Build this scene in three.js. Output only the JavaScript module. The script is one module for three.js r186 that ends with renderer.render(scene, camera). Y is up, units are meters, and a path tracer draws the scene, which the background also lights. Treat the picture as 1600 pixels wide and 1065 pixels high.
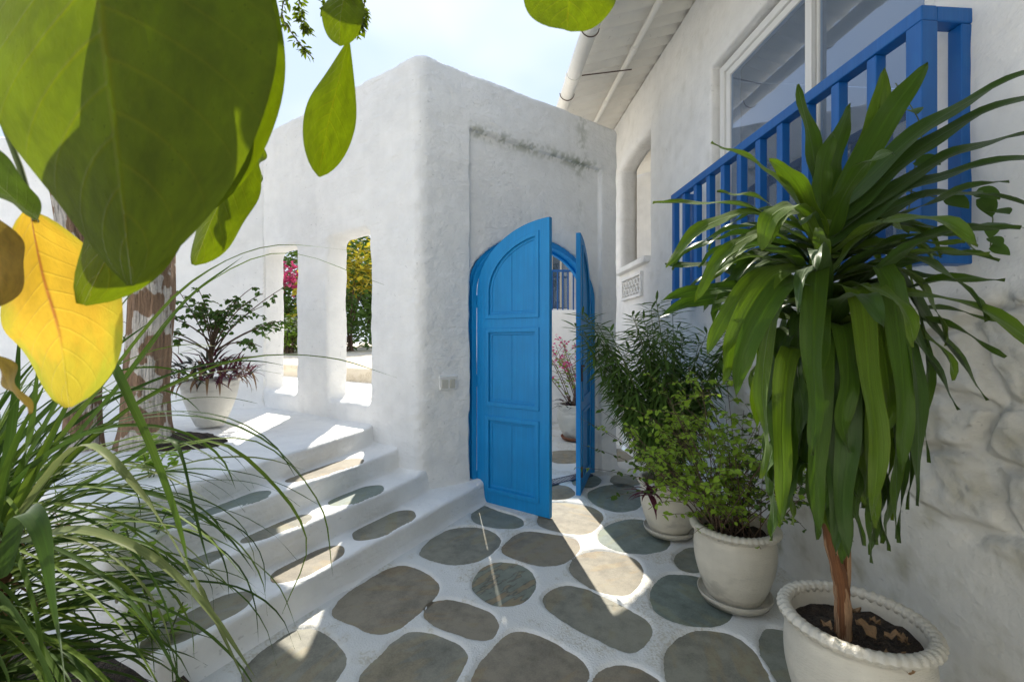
import * as THREE from 'three';
import { mergeGeometries } from 'three/addons/utils/BufferGeometryUtils.js';
import { RoundedBoxGeometry } from 'three/addons/geometries/RoundedBoxGeometry.js';
import { ImprovedNoise } from 'three/addons/math/ImprovedNoise.js';

// ------------------------------------------------------------------ camera, sky, sun, exposure
const scene = new THREE.Scene();
const EYE = 1.3, FOC = 700;                                   // metres; focal length in pixels of a 1600 wide picture
const camera = new THREE.PerspectiveCamera(2 * Math.atan(532.5 / FOC) * 180 / Math.PI, 1600 / 1065, 0.02, 500);
camera.position.set(0, EYE, 0);
camera.lookAt(0, EYE, -1);
camera.focus = 3.2; camera.userData.fStop = 8;
const renderer = new THREE.WebGLRenderer({ antialias: true });
renderer.toneMapping = THREE.LinearToneMapping;
renderer.toneMappingExposure = 1.6;
renderer.shadowMap.enabled = true;
const SUN = new THREE.Vector3(-0.108, 0.727, -0.678).normalize();      // towards the sun
{
  const W = 1024, H = 512, data = new Float32Array(W * H * 4), n = new ImprovedNoise(), d = new THREE.Vector3();
  for (let j = 0; j < H; j++) for (let i = 0; i < W; i++) {
    const el = ((j + .5) / H - .5) * Math.PI, az = ((i + .5) / W - .5) * 2 * Math.PI;
    d.set(Math.cos(el) * Math.cos(az), Math.sin(el), Math.cos(el) * Math.sin(az));
    const h = Math.max(0, d.y), ang = Math.acos(Math.min(1, d.dot(SUN)));
    const k = Math.pow(1 - h, 2.2);
    let c = [.37 + .21 * k, .485 + .165 * k, .70 + .04 * k];
    const p = d.clone().multiplyScalar(2.6 / (h + .35));
    let cl = 0, a = .6; for (let o = 0; o < 4; o++) { cl += a * n.noise(p.x * 2 ** o * .9 + 7, p.y * 2 ** o, p.z * 2 ** o * .9); a *= .5; }
    cl = Math.min(1, Math.max(0, cl * 1.25 + .30));
    const glow = .05 * Math.exp(-((ang / .62) ** 2)) + .04 * Math.exp(-ang / .9);
    c = c.map((v, q) => v * (1 - .55 * cl) + [.80, .80, .81][q] * .55 * cl + glow * [1, .97, .93][q]);
    if (d.y < 0) c = [.6, .6, .58];
    const at = (j * W + i) * 4; data[at] = c[0]; data[at + 1] = c[1]; data[at + 2] = c[2]; data[at + 3] = 1;
  }
  const sky = new THREE.DataTexture(data, W, H, THREE.RGBAFormat, THREE.FloatType);
  sky.mapping = THREE.EquirectangularReflectionMapping; sky.magFilter = THREE.LinearFilter; sky.needsUpdate = true;
  scene.background = sky; scene.environment = sky;
}
const sun = new THREE.DirectionalLight(new THREE.Color(1, .93, .82), 4.8);
sun.position.copy(SUN).multiplyScalar(20); sun.target.position.set(0, 0, -3);
sun.position.add(sun.target.position);
sun.castShadow = true; sun.shadow.radius = 1.2;
Object.assign(sun.shadow.camera, { left: -9, right: 9, top: 9, bottom: -9, near: 1, far: 45 }); sun.shadow.mapSize.set(4096, 4096);
scene.add(sun, sun.target);

// ------------------------------------------------------------------ helpers
let seed = 12345;
const rnd = () => { seed = (seed * 1664525 + 1013904223) >>> 0; return seed / 4294967296; };
const R = (a, b) => a + (b - a) * rnd();
const reseed = n => { seed = n >>> 0; for (let i = 0; i < 4; i++) rnd(); };
const noise = new ImprovedNoise();
const nz = (x, y, z) => noise.noise(x + 11.3, y + 5.7, z + 3.1);
const fbm = (x, y, z, o = 3) => { let s = 0, a = .5, f = 1; for (let i = 0; i < o; i++) { s += a * nz(x * f, y * f, z * f); a *= .5; f *= 2.03; } return s; };
const clamp = (x, a, b) => Math.min(b, Math.max(a, x));
const sstep = (a, b, x) => { const t = clamp((x - a) / (b - a), 0, 1); return t * t * (3 - 2 * t); };
const mix = (a, b, t) => a + (b - a) * t;
const smin = (a, b, k) => { const h = Math.max(k - Math.abs(a - b), 0) / k; return Math.min(a, b) - h * h * k * .25; };
const smax = (a, b, k) => -smin(-a, -b, k);
const V = (X, Y, D) => new THREE.Vector3(X, Y, -D);                   // D = distance ahead of the camera
const at = (px, py, D) => V((px - 800) / FOC * D, EYE - (py - 532.5) / FOC * D, D);
const used = {};
const numbered = n => { const k = used[n] = (used[n] ?? -1) + 1; return k ? `${n}_${String(k).padStart(3, '0')}` : n; };
const sh = o => { o.castShadow = o.receiveShadow = true; return o; };
function tag(o, label, category, group) { o.userData = { ...o.userData, label, category }; if (group) o.userData.group = group; return o; }
function thing(name, label, category, pos = [0, 0, 0], turn = 0, group) {
  const g = new THREE.Group(); g.name = numbered(name); g.position.set(...pos); g.rotation.y = turn; scene.add(g);
  return tag(g, label, category, group);
}
function part(name, geo, mat, parent, kind) {
  const m = sh(new THREE.Mesh(Array.isArray(geo) ? merge(geo) : geo, mat)); m.name = name; parent.add(m);
  if (kind) m.userData.kind = kind; return m;
}
function struct(name, geo, mat) { const m = part(numbered(name), geo, mat, scene, 'structure'); return m; }
function merge(list) {
  return mergeGeometries(list.map(g => {
    g = g.index ? g.toNonIndexed() : g;
    if (!g.attributes.normal) g.computeVertexNormals();
    const o = new THREE.BufferGeometry();
    for (const k of ['position', 'normal', 'uv']) o.setAttribute(k, g.attributes[k] ?? new THREE.BufferAttribute(new Float32Array(g.attributes.position.count * 2), 2));
    return o;
  }));
}
const box = (w, h, d, x = 0, y = 0, z = 0, r = .006, seg = 2) => { const g = new RoundedBoxGeometry(w, h, d, seg, Math.min(r, w / 2.1, h / 2.1, d / 2.1)); planarUV(g); return g.translate(x, y, z); };
function planarUV(g) {                                       // uv in metres, by the main way each face points
  const p = g.attributes.position, n = g.attributes.normal, uv = new Float32Array(p.count * 2);
  for (let i = 0; i < p.count; i++) {
    const a = Math.abs(n.getX(i)), b = Math.abs(n.getY(i)), c = Math.abs(n.getZ(i));
    const q = b > a && b > c ? [p.getX(i), p.getZ(i)] : a > c ? [p.getZ(i), p.getY(i)] : [p.getX(i), p.getY(i)];
    uv[i * 2] = q[0]; uv[i * 2 + 1] = q[1];
  }
  g.setAttribute('uv', new THREE.BufferAttribute(uv, 2)); return g;
}
function tube(pts, r, sides = 6, seg) {
  const c = new THREE.CatmullRomCurve3(pts), n = seg ?? Math.max(2, (pts.length - 1) * 3), fr = c.computeFrenetFrames(n), pos = [], uv = [], idx = [], p = new THREE.Vector3();
  const rf = typeof r === 'function' ? r : () => r; let len = 0, last = null;
  for (let i = 0; i <= n; i++) {
    c.getPoint(i / n, p); if (last) len += p.distanceTo(last); last = p.clone();
    for (let j = 0; j <= sides; j++) {
      const a = j / sides * Math.PI * 2, rr = rf(i / n, a);
      pos.push(p.x + rr * (Math.cos(a) * fr.normals[i].x + Math.sin(a) * fr.binormals[i].x), p.y + rr * (Math.cos(a) * fr.normals[i].y + Math.sin(a) * fr.binormals[i].y), p.z + rr * (Math.cos(a) * fr.normals[i].z + Math.sin(a) * fr.binormals[i].z));
      uv.push(j / sides, len);
      if (i < n && j < sides) { const k = i * (sides + 1) + j; idx.push(k, k + 1, k + sides + 1, k + 1, k + sides + 2, k + sides + 1); }
    }
  }
  const g = new THREE.BufferGeometry(); g.setAttribute('position', new THREE.Float32BufferAttribute(pos, 3)); g.setAttribute('uv', new THREE.Float32BufferAttribute(uv, 2)); g.setIndex(idx); g.computeVertexNormals(); return g;
}
// a leaf or blade along a path of points
function ribbon(pts, w, o = {}) {
  const { across = 2, seg = 10, hint = new THREE.Vector3(0, 1, 0), fold = .15, wave = 0, waves = 3, phase = 0, twist = 0, cup = 0 } = o;
  const c = new THREE.CatmullRomCurve3(pts), pos = [], uv = [], idx = [], p = new THREE.Vector3(), t = new THREE.Vector3(), s = new THREE.Vector3(), n = new THREE.Vector3();
  for (let i = 0; i <= seg; i++) {
    const v = i / seg; c.getPoint(v, p); c.getTangent(v, t);
    s.crossVectors(t, hint); if (s.lengthSq() < 1e-5) s.set(1, 0, 0); s.normalize(); n.crossVectors(s, t).normalize();
    if (twist) { s.applyAxisAngle(t, twist * v); n.applyAxisAngle(t, twist * v); }
    const ww = w(v);
    for (let j = 0; j <= across; j++) {
      const u = j / across * 2 - 1, k = fold * Math.abs(u) * ww + cup * ww * u * u + wave * Math.abs(u) * Math.sin(v * waves * 6.283 + phase + (u > 0 ? 1.3 : 0));
      pos.push(p.x + s.x * u * ww + n.x * k, p.y + s.y * u * ww + n.y * k, p.z + s.z * u * ww + n.z * k);
      uv.push(j / across, v);
      if (i < seg && j < across) { const q = i * (across + 1) + j; idx.push(q, q + 1, q + across + 1, q + 1, q + across + 2, q + across + 1); }
    }
  }
  const g = new THREE.BufferGeometry(); g.setAttribute('position', new THREE.Float32BufferAttribute(pos, 3)); g.setAttribute('uv', new THREE.Float32BufferAttribute(uv, 2)); g.setIndex(idx); g.computeVertexNormals(); return g;
}
// the path of a leaf that leaves base at azimuth az (0 = to the right, pi/2 = away), elevation el, and bends down by bend
function arc(base, az, el, len, bend, n = 7, pw = 1.2) {
  const pts = [base.clone()], p = base.clone();
  for (let i = 0; i < n; i++) { const e = Math.max(-1.5, el - bend * Math.pow((i + .5) / n, pw)), l = len / n; p.add(new THREE.Vector3(Math.cos(e) * Math.cos(az) * l, Math.sin(e) * l, -Math.cos(e) * Math.sin(az) * l)); pts.push(p.clone()); }
  return pts;
}
// a smooth skin round the zero level of a distance field
function skin(f, lo, hi, h, colour, uvOf) {
  const nx = Math.ceil((hi[0] - lo[0]) / h) + 1, ny = Math.ceil((hi[1] - lo[1]) / h) + 1, nzz = Math.ceil((hi[2] - lo[2]) / h) + 1, sx = 1, sy = nx, sz = nx * ny;
  const val = new Float32Array(nx * ny * nzz);
  for (let k = 0, q = 0; k < nzz; k++) for (let j = 0; j < ny; j++) for (let i = 0; i < nx; i++) val[q++] = f(lo[0] + i * h, lo[1] + j * h, lo[2] + k * h);
  const id = new Int32Array(val.length).fill(-1), pos = []; let idx = [];
  for (let k = 0; k < nzz - 1; k++) for (let j = 0; j < ny - 1; j++) for (let i = 0; i < nx - 1; i++) {
    const b = i + j * sy + k * sz; let m = 0;
    for (let c = 0; c < 8; c++) if (val[b + (c & 1) + (c >> 1 & 1) * sy + (c >> 2) * sz] < 0) m |= 1 << c;
    if (!m || m === 255) continue;
    let x = 0, y = 0, z = 0, n = 0;
    for (let c = 0; c < 8; c++) for (let ax = 0; ax < 3; ax++) {
      const e = c | 1 << ax; if (e === c || (m >> c & 1) === (m >> e & 1)) continue;
      const a0 = val[b + (c & 1) + (c >> 1 & 1) * sy + (c >> 2) * sz], a1 = val[b + (e & 1) + (e >> 1 & 1) * sy + (e >> 2) * sz], t = a0 / (a0 - a1);
      x += (c & 1) + (ax === 0 ? t : 0); y += (c >> 1 & 1) + (ax === 1 ? t : 0); z += (c >> 2) + (ax === 2 ? t : 0); n++;
    }
    id[b] = pos.length / 3; pos.push(lo[0] + (i + x / n) * h, lo[1] + (j + y / n) * h, lo[2] + (k + z / n) * h);
  }
  const st = [sx, sy, sz];
  for (let k = 1; k < nzz - 1; k++) for (let j = 1; j < ny - 1; j++) for (let i = 1; i < nx - 1; i++) {
    const b = i + j * sy + k * sz, s0 = val[b] < 0;
    for (let ax = 0; ax < 3; ax++) {
      if (s0 === val[b + st[ax]] < 0) continue;
      const u = st[(ax + 1) % 3], v = st[(ax + 2) % 3], A = id[b - u - v], B = id[b - v], C = id[b], D = id[b - u];
      if (A < 0 || B < 0 || C < 0 || D < 0) continue;
      if (s0) idx.push(A, B, C, A, C, D); else idx.push(A, C, B, A, D, C);
    }
  }
  const N = pos.length / 3, nor = new Float32Array(N * 3), col = colour && new Float32Array(N * 3), e = h * .35;
  for (let q = 0; q < N; q++) {
    const x = pos[q * 3], y = pos[q * 3 + 1], z = pos[q * 3 + 2];
    let a = f(x + e, y, z) - f(x - e, y, z), b = f(x, y + e, z) - f(x, y - e, z), c = f(x, y, z + e) - f(x, y, z - e); const l = Math.hypot(a, b, c) || 1; a /= l; b /= l; c /= l;
    nor.set([a, b, c], q * 3);
    if (col) col.set(colour(x, y, z, a, b, c), q * 3);
  }
  // uv in metres from the way each triangle points, vertices doubled where that changes
  const uvs = uvOf ?? ((x, y, z, a, b, c, k) => (k ?? (Math.abs(b) > .7 ? 0 : Math.abs(a) > Math.abs(c) ? 1 : 2)) === 0 ? [x, z, 0] : (k ?? (Math.abs(a) > Math.abs(c) ? 1 : 2)) === 1 ? [z, y, 1] : [x, y, 2]);
  const map = new Map(), P = [], Nn_ = [], Cc = [], UV = [], out = new Array(idx.length);
  for (let t = 0; t < idx.length; t += 3) {
    let a = 0, b = 0, c = 0; for (let k = 0; k < 3; k++) { const q = idx[t + k] * 3; a += nor[q]; b += nor[q + 1]; c += nor[q + 2]; }
    const l = Math.hypot(a, b, c) || 1; a /= l; b /= l; c /= l; const q0 = idx[t] * 3, kind = uvs(pos[q0], pos[q0 + 1], pos[q0 + 2], a, b, c)[2];
    for (let k = 0; k < 3; k++) {
      const q = idx[t + k], key = q * 8 + kind; let m = map.get(key);
      if (m === undefined) { m = P.length / 3; map.set(key, m); P.push(pos[q * 3], pos[q * 3 + 1], pos[q * 3 + 2]); Nn_.push(nor[q * 3], nor[q * 3 + 1], nor[q * 3 + 2]); if (col) Cc.push(col[q * 3], col[q * 3 + 1], col[q * 3 + 2]); const w = uvs(pos[q * 3], pos[q * 3 + 1], pos[q * 3 + 2], a, b, c, kind); UV.push(w[0], w[1]); }
      out[t + k] = m;
    }
  }
  idx = out;
  const g = new THREE.BufferGeometry(); g.setAttribute('position', new THREE.Float32BufferAttribute(P, 3)); g.setAttribute('normal', new THREE.Float32BufferAttribute(Nn_, 3)); g.setAttribute('uv', new THREE.Float32BufferAttribute(UV, 2));
  if (col) g.setAttribute('color', new THREE.Float32BufferAttribute(Cc, 3));
  g.setIndex(idx); return g;
}

// ------------------------------------------------------------------ textures (colour, grain and fine relief only)
function grid(n, s) { let q = s >>> 0; const a = new Float32Array(n * n); for (let i = 0; i < a.length; i++) { q = (q * 1664525 + 1013904223) >>> 0; a[i] = q / 4294967296; } return a; }
function tnoise(n, s, ny = n) { const m = Math.max(n, ny), g = grid(m, s * 7919 + 13); return (u, v) => { u = (u - Math.floor(u)) * n; v = (v - Math.floor(v)) * ny; const i = Math.floor(u), j = Math.floor(v); let a = u - i, b = v - j; a = a * a * (3 - 2 * a); b = b * b * (3 - 2 * b); const i1 = (i + 1) % n, j1 = (j + 1) % ny; return mix(mix(g[j % ny * m + i % n], g[j % ny * m + i1], a), mix(g[j1 * m + i % n], g[j1 * m + i1], a), b); }; }
function tfbm(n, s, o = 4, ny = n) { const l = []; for (let i = 0; i < o; i++) l.push(tnoise(n << i, s + i, ny << i)); return (u, v) => { let r = 0, a = .5, t = 0; for (const f of l) { r += a * f(u, v); t += a; a *= .5; } return r / t; }; }
function tex(W, H, fn, srgb = true, rep = 1) {
  const d = new Uint8Array(W * H * 4);
  for (let j = 0; j < H; j++) for (let i = 0; i < W; i++) { const c = fn((i + .5) / W, (j + .5) / H), q = (j * W + i) * 4; for (let k = 0; k < 3; k++) { const x = Array.isArray(c) ? c[k] : c; d[q + k] = 255 * clamp(srgb ? (x <= .0031308 ? 12.92 * x : 1.055 * Math.pow(x, 1 / 2.4) - .055) : x, 0, 1); } d[q + 3] = 255; }
  const t = new THREE.DataTexture(d, W, H); t.wrapS = t.wrapT = THREE.RepeatWrapping; t.magFilter = THREE.LinearFilter; t.minFilter = THREE.LinearMipmapLinearFilter; t.generateMipmaps = true;
  if (srgb) t.colorSpace = THREE.SRGBColorSpace;
  if (rep !== 1) t.repeat.set(...(Array.isArray(rep) ? rep : [rep, rep])); t.needsUpdate = true; return t;
}
const T = {};
{
  const a = tfbm(4, 1, 5), b = tfbm(24, 2, 4), c = tnoise(170, 3), d = tfbm(9, 4, 4), s = tfbm(40, 6, 3, 3);
  T.plaster = tex(1024, 1024, (u, v) => { const m = a(u, v) - .5, f = b(u, v) - .5, pit = c(u, v) > .94 && d(u, v) > .56 ? .8 : 1, st = 1 - .02 * sstep(.52, .8, s(u, v)) - .05 * sstep(.55, .75, a(u + .3, v)); const k = (.835 + .14 * m + .10 * f) * pit * st; return [k, k * (.992 - .02 * m), k * (.965 - .05 * m)]; }, true, 1 / 2.3);
  const e = tfbm(10, 11, 5), g = tfbm(5, 12, 5, 26), h = tfbm(60, 13, 3);
  T.plasterBump = tex(1024, 1024, (u, v) => .42 * e(u, v) + .3 * Math.abs(2 * g(u, v) - 1) + .28 * h(u, v), false, 1 / 1.15);
  const p = tnoise(70, 21), p2 = tnoise(110, 22), p3 = tfbm(8, 23, 4);
  const p4 = tfbm(30, 24, 4), p5 = tfbm(75, 25, 3); T.roughBump = tex(1024, 1024, (u, v) => .35 * p3(u, v) + .4 * p4(u, v) + .2 * p5(u, v) + .12 * sstep(.75, 1, p(u, v)) * p2(u, v), false, 1 / 1.1);
  const f1 = tfbm(5, 31, 5), f2 = tnoise(220, 32), f3 = tfbm(14, 33, 4), f4 = tnoise(340, 34);
  T.grout = tex(1024, 1024, (u, v) => { const k = .74 + .1 * (f1(u, v) - .5) + .08 * (f3(u, v) - .5), dirt = sstep(.5, .68, f3(u, v)) * (.28 * sstep(.5, .8, f2(u, v)) + .12), sp = f4(u, v) > .955 && f1(u, v) > .48 ? .45 : 1; return [k * (1 - dirt * .55) * sp, k * (1 - dirt * .65) * sp, k * .965 * (1 - dirt * .85) * sp]; }, true, 1 / 1.7);
  T.groutBump = tex(512, 512, (u, v) => .5 * f3(u, v) + .5 * f2(u, v), false, 1 / .9);
  const s1 = tfbm(4, 41, 6), s2 = tfbm(20, 42, 4), s3 = tfbm(3, 43, 5, 14), s4 = tnoise(190, 44);
  T.stone = tex(1024, 1024, (u, v) => { const m = s1(u, v), k = .86 + .62 * (m - .5) + .46 * (s2(u, v) - .5) + .2 * (s4(u, v) - .5), w = sstep(.48, .62, s3(u + .1 * m, v)), sp = s4(u, v) > .965 ? .72 : 1; return [k * sp * (1 + .12 * w), k * sp * (1 + .01 * w), k * sp * (1 - .14 * w)]; }, true, 1 / .8);
  T.stoneStreak = tex(512, 512, (u, v) => { const w = s3(u + .08 * s1(u, v), v), k = .8 + .5 * (s1(u, v) - .5) + .3 * (s2(u, v) - .5) - .35 * sstep(.04, .0, Math.abs(w - .52)), b = sstep(.48, .6, w); return [k * mix(.95, 1.25, b), k * mix(1.05, 1.0, b), k * mix(1.0, .72, b)]; }, true, 1 / .55);
  T.stoneBump = tex(512, 512, (u, v) => .55 * s1(u, v) + .3 * s3(u, v) + .15 * s2(u, v), false, 1 / .6);
  // painted wood: u across the grain (metres), v along
  const w1 = tfbm(90, 51, 3, 3), w2 = tfbm(5, 52, 4), w3 = tnoise(60, 53), w4 = tfbm(30, 54, 3, 10);
  T.paint = tex(512, 512, (u, v) => { const k = .9 + .16 * (w1(u, v) - .5) + .16 * (w2(u, v) - .5), wear = w4(u, v) > .71 ? 1 : 0; return [k + wear * .10, k + wear * .06, k + wear * .02]; }, true, 1 / .9);
  T.paintBump = tex(512, 512, (u, v) => .7 * w1(u, v) + .3 * w2(u, v), false, 1 / .9);
  // broad leaf: u across, v from stalk to tip
  const l1 = tfbm(8, 61, 4), l2 = tfbm(40, 62, 3), l3 = tnoise(120, 63);
  const vein = (u, v) => { const x = Math.abs(u - .5) * 2, mid = Math.exp(-((x / .022) ** 2)), q = (v - .42 * Math.pow(x, 1.25) * .55) * 9.5 + (u > .5 ? .5 : 0), fr = Math.abs(q - Math.round(q)), side = Math.exp(-((fr / (.035 + .02 * (1 - x))) ** 2)) * (1 - .7 * x); const r = Math.abs(2 * l2(u * 1.3, v) - 1); return [mid, side, Math.exp(-((r / .12) ** 2)) * .5]; };
  T.leaf = tex(512, 1024, (u, v) => { const [m, s, r] = vein(u, v), k = .82 + .5 * (l1(u, v) - .5) + .2 * (l2(u, v) - .5), y = .55 * m + .28 * s + .10 * r, sp = l3(u, v) > .955 && l1(u, v) > .53 ? .5 : 1; return [(k * .86 + y * .75) * sp, (k * .9 + y * .34) * sp, k * .8 + y * .25]; });
  T.leafBump = tex(512, 1024, (u, v) => { const [m, s, r] = vein(u, v); return .5 + .35 * m + .25 * s + .1 * r + .2 * (l1(u, v) - .5); }, false);
  T.yellowLeaf = tex(512, 1024, (u, v) => { const [m, s] = vein(u, v), e = Math.abs(u - .5) * 2, g = clamp(sstep(.55, 1.05, e + .5 * (l1(u, v) - .5)) * .75 + sstep(.62, .86, v + .35 * (l1(u + .5, v) - .5)) * .6, 0, 1), k = .9 + .25 * (l1(u, v) - .5) + .12 * (l2(u, v) - .5), rd = Math.exp(-(((u - .5) * 2 / .03) ** 2)) * (1 - sstep(.55, .8, v)); return [k * mix(1, .62, g) * (1 - .35 * rd) + .03 * s, k * mix(.71, .68, g) * (1 - .62 * rd) + .05 * s, k * .07 + .02 * s]; });
  const d1 = tfbm(60, 71, 3, 2), d2 = tfbm(6, 72, 4), d3 = tfbm(3, 73, 3, 8);
  T.strap = tex(256, 1024, (u, v) => { const x = Math.abs(u - .5) * 2, m = Math.exp(-((x / .07) ** 2)), k = .84 + .34 * (d1(u, v) - .5) + .3 * (d2(u, v) - .5) + .18 * m, tip = sstep(.955, .995, v + .02 * (d2(u, v) - .5)), ed = sstep(.9, 1, x) * .25; return [mix(k * (.9 + .2 * d3(u, v) + ed), .9, tip * .8), mix(k * (1 + ed * .3), .75, tip * .6), mix(k * .9, .3, tip)]; });
  T.strapBump = tex(256, 512, (u, v) => { const x = Math.abs(u - .5) * 2; return .4 + .4 * Math.exp(-((x / .09) ** 2)) + .3 * d1(u, v); }, false);
  const k1 = tfbm(4, 81, 4, 6), k2 = tfbm(22, 82, 4, 5), k3 = tnoise(80, 83);
  T.bark = tex(512, 1024, (u, v) => { const w = sstep(.54, .60, k1(u, v) + .14 * (k2(u, v) - .5)), k = .8 + .9 * (k2(u, v) - .5) + .2 * (k3(u, v) - .5); return [mix(.27, .60, w) * k, mix(.17, .55, w) * k, mix(.105, .49, w) * k]; }, true, [2, 1.3]);
  T.barkBump = tex(512, 1024, (u, v) => .5 * Math.abs(2 * k2(u, v) - 1) + .5 * k1(u, v), false, [2, 1.3]);
  const o1 = tfbm(20, 91, 4), o2 = tnoise(90, 92);
  T.soil = tex(512, 512, (u, v) => { const k = .5 + 1.1 * (o1(u, v) - .3) + .5 * (o2(u, v) - .5); return [.060 * k, .042 * k, .028 * k]; }, true, 3);
  T.soilBump = tex(512, 512, (u, v) => .6 * o1(u, v) + .4 * o2(u, v), false, 3);
  const g1 = tfbm(6, 101, 5), g2 = tnoise(150, 102), g3 = tfbm(24, 103, 3, 4);
  T.glaze = tex(512, 512, (u, v) => { const k = .9 + .22 * (g1(u, v) - .5) + .1 * (g3(u, v) - .5), sp = g2(u, v) > .96 ? .75 : 1, st = 1 - .22 * sstep(.58, .75, g1(u + .4, v + .1)); return [k * sp * st, k * sp * st * .985, k * sp * st * .94]; }, true, [1.5, 2]);
  T.glazeBump = tex(256, 256, (u, v) => .6 * g1(u, v) + .4 * g2(u, v), false, [1.5, 2]);
}
const M = {};
const std = o => new THREE.MeshStandardMaterial(o), phy = o => new THREE.MeshPhysicalMaterial(o);
const C = (r, g, b) => new THREE.Color().setRGB(r, g, b);
M.plaster = std({ map: T.plaster, bumpMap: T.plasterBump, bumpScale: .013, roughness: .93, vertexColors: true });
M.plasterPlain = std({ map: T.plaster, bumpMap: T.plasterBump, bumpScale: .008, roughness: .93 });
M.houseWall = std({ map: T.plaster, bumpMap: T.roughBump, bumpScale: .010, roughness: .92, vertexColors: true });
M.grout = std({ map: T.grout, color: C(.94, .94, .93), bumpMap: T.groutBump, bumpScale: .004, roughness: .9 });
M.sand = std({ map: T.grout, color: C(.86, .77, .64), bumpMap: T.groutBump, bumpScale: .004, roughness: .95 });
M.stones = [[.262, .252, .195], [.262, .228, .165], [.240, .252, .205], [.205, .245, .212], [.280, .252, .190]].map(c => std({ map: T.stone, color: C(...c), bumpMap: T.stoneBump, bumpScale: .006, roughness: .62 }));
M.door = std({ map: T.paint, color: C(.002, .275, .64), bumpMap: T.paintBump, bumpScale: .0016, roughness: .48 });
M.rail = std({ map: T.paint, color: C(.004, .115, .40), bumpMap: T.paintBump, bumpScale: .001, roughness: .45 });
M.white = std({ color: C(.78, .78, .76), roughness: .55 });
M.pvc = std({ map: T.plaster, color: C(.95, .93, .88), roughness: .5 });
M.sheet = std({ map: T.plaster, color: C(.93, .9, .84), roughness: .75 });
M.iron = std({ color: C(.09, .05, .035), roughness: .8, metalness: .3 });
M.steel = std({ color: C(.16, .16, .19), roughness: .5, metalness: .8 });
M.glass = phy({ color: C(.42, .60, .88), metalness: .27, transmission: 1, thickness: 0, roughness: .02, ior: 2.1 });
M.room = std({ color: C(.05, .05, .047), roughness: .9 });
M.cream = std({ map: T.plaster, color: C(.95, .86, .72), roughness: .9 });
M.pot = std({ map: T.glaze, color: C(.66, .63, .55), bumpMap: T.glazeBump, bumpScale: .003, roughness: .42 });
M.potWhite = std({ map: T.glaze, color: C(.76, .75, .71), bumpMap: T.glazeBump, bumpScale: .003, roughness: .55 });
M.terracotta = std({ map: T.glaze, color: C(.32, .13, .07), roughness: .8 });
M.soil = std({ map: T.soil, bumpMap: T.soilBump, bumpScale: .02, roughness: 1 });
M.bark = std({ map: T.bark, bumpMap: T.barkBump, bumpScale: .03, roughness: .95 });
M.stem = std({ map: T.bark, color: C(.72, .47, .28), bumpMap: T.barkBump, bumpScale: .006, roughness: .9 });
M.twig = std({ color: C(.10, .065, .04), roughness: .9 });
M.greenTwig = std({ color: C(.10, .13, .04), roughness: .8 });
const leafMat = (c, o = {}) => phy({ color: C(...c), transmission: .42, thickness: 0, roughness: .9, clearcoat: .10, clearcoatRoughness: .35, specularIntensity: .35, side: THREE.DoubleSide, ...o });
M.bigLeaf = leafMat([.165, .225, .001], { clearcoat: 0, specularIntensity: .25, map: T.leaf, bumpMap: T.leafBump, bumpScale: .002, transmission: .74 });
M.darkLeaf = leafMat([.075, .125, .005], { clearcoat: .04, specularIntensity: .5, map: T.leaf, bumpMap: T.leafBump, bumpScale: .002, transmission: .4 });
M.yellowLeaf = leafMat([.82, .72, .5], { map: T.yellowLeaf, bumpMap: T.leafBump, bumpScale: .002, transmission: .5 });
M.brownLeaf = leafMat([.22, .15, .02], { map: T.leaf, transmission: .4 });
M.strap = leafMat([.058, .128, .004], { map: T.strap, bumpMap: T.strapBump, bumpScale: .003, transmission: .34, clearcoat: .28, clearcoatRoughness: .28 });
M.strapDark = leafMat([.042, .098, .008], { map: T.strap, bumpMap: T.strapBump, bumpScale: .003, transmission: .3, clearcoat: .4 });
M.strapLight = leafMat([.11, .20, .006], { map: T.strap, bumpMap: T.strapBump, bumpScale: .003, transmission: .4, clearcoat: .28, clearcoatRoughness: .28 });
M.blade = [[.085, .155, .018], [.14, .22, .025], [.05, .105, .012], [.22, .27, .10]].map(c => leafMat(c, { map: T.strap, transmission: .4 }));
M.oleander = leafMat([.085, .165, .025], { transmission: .35 });
M.lime = leafMat([.27, .42, .035], { transmission: .45 });
M.bushGreen = leafMat([.075, .15, .02], { transmission: .4 });
M.purple = leafMat([.115, .028, .045], { transmission: .3 });
M.rhoeo = leafMat([.055, .065, .042], { transmission: .25 });
M.dry = std({ map: T.leaf, color: C(.34, .2, .11), roughness: .95, side: THREE.DoubleSide });
M.pink = leafMat([.75, .10, .28], { transmission: .4 });
M.croton = leafMat([.55, .46, .03], { transmission: .45 });
M.whiteFlower = leafMat([.8, .8, .72], { transmission: .4 });

// ------------------------------------------------------------------ the walls' lines in plan: (X right, D ahead)
const doorL = (X, D) => [(X + .322) * .8186 + (D - 3.58) * .5744, -(X + .322) * .5744 + (D - 3.58) * .8186];      // along, into the wall
const slitL = (X, D) => [-(X + .688) * .822 + (D - 3.323) * .5695, (X + .688) * .5695 + (D - 3.323) * .822];
const DOOR_TURN = Math.atan2(.5744, .8186), HOUSE_TURN = Math.PI / 2 + .0713;
const FLOOR = (px, py, Y = 0) => { const D = (EYE - Y) * FOC / (py - 532.5); return [(px - 800) / FOC * D, D]; };

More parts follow.
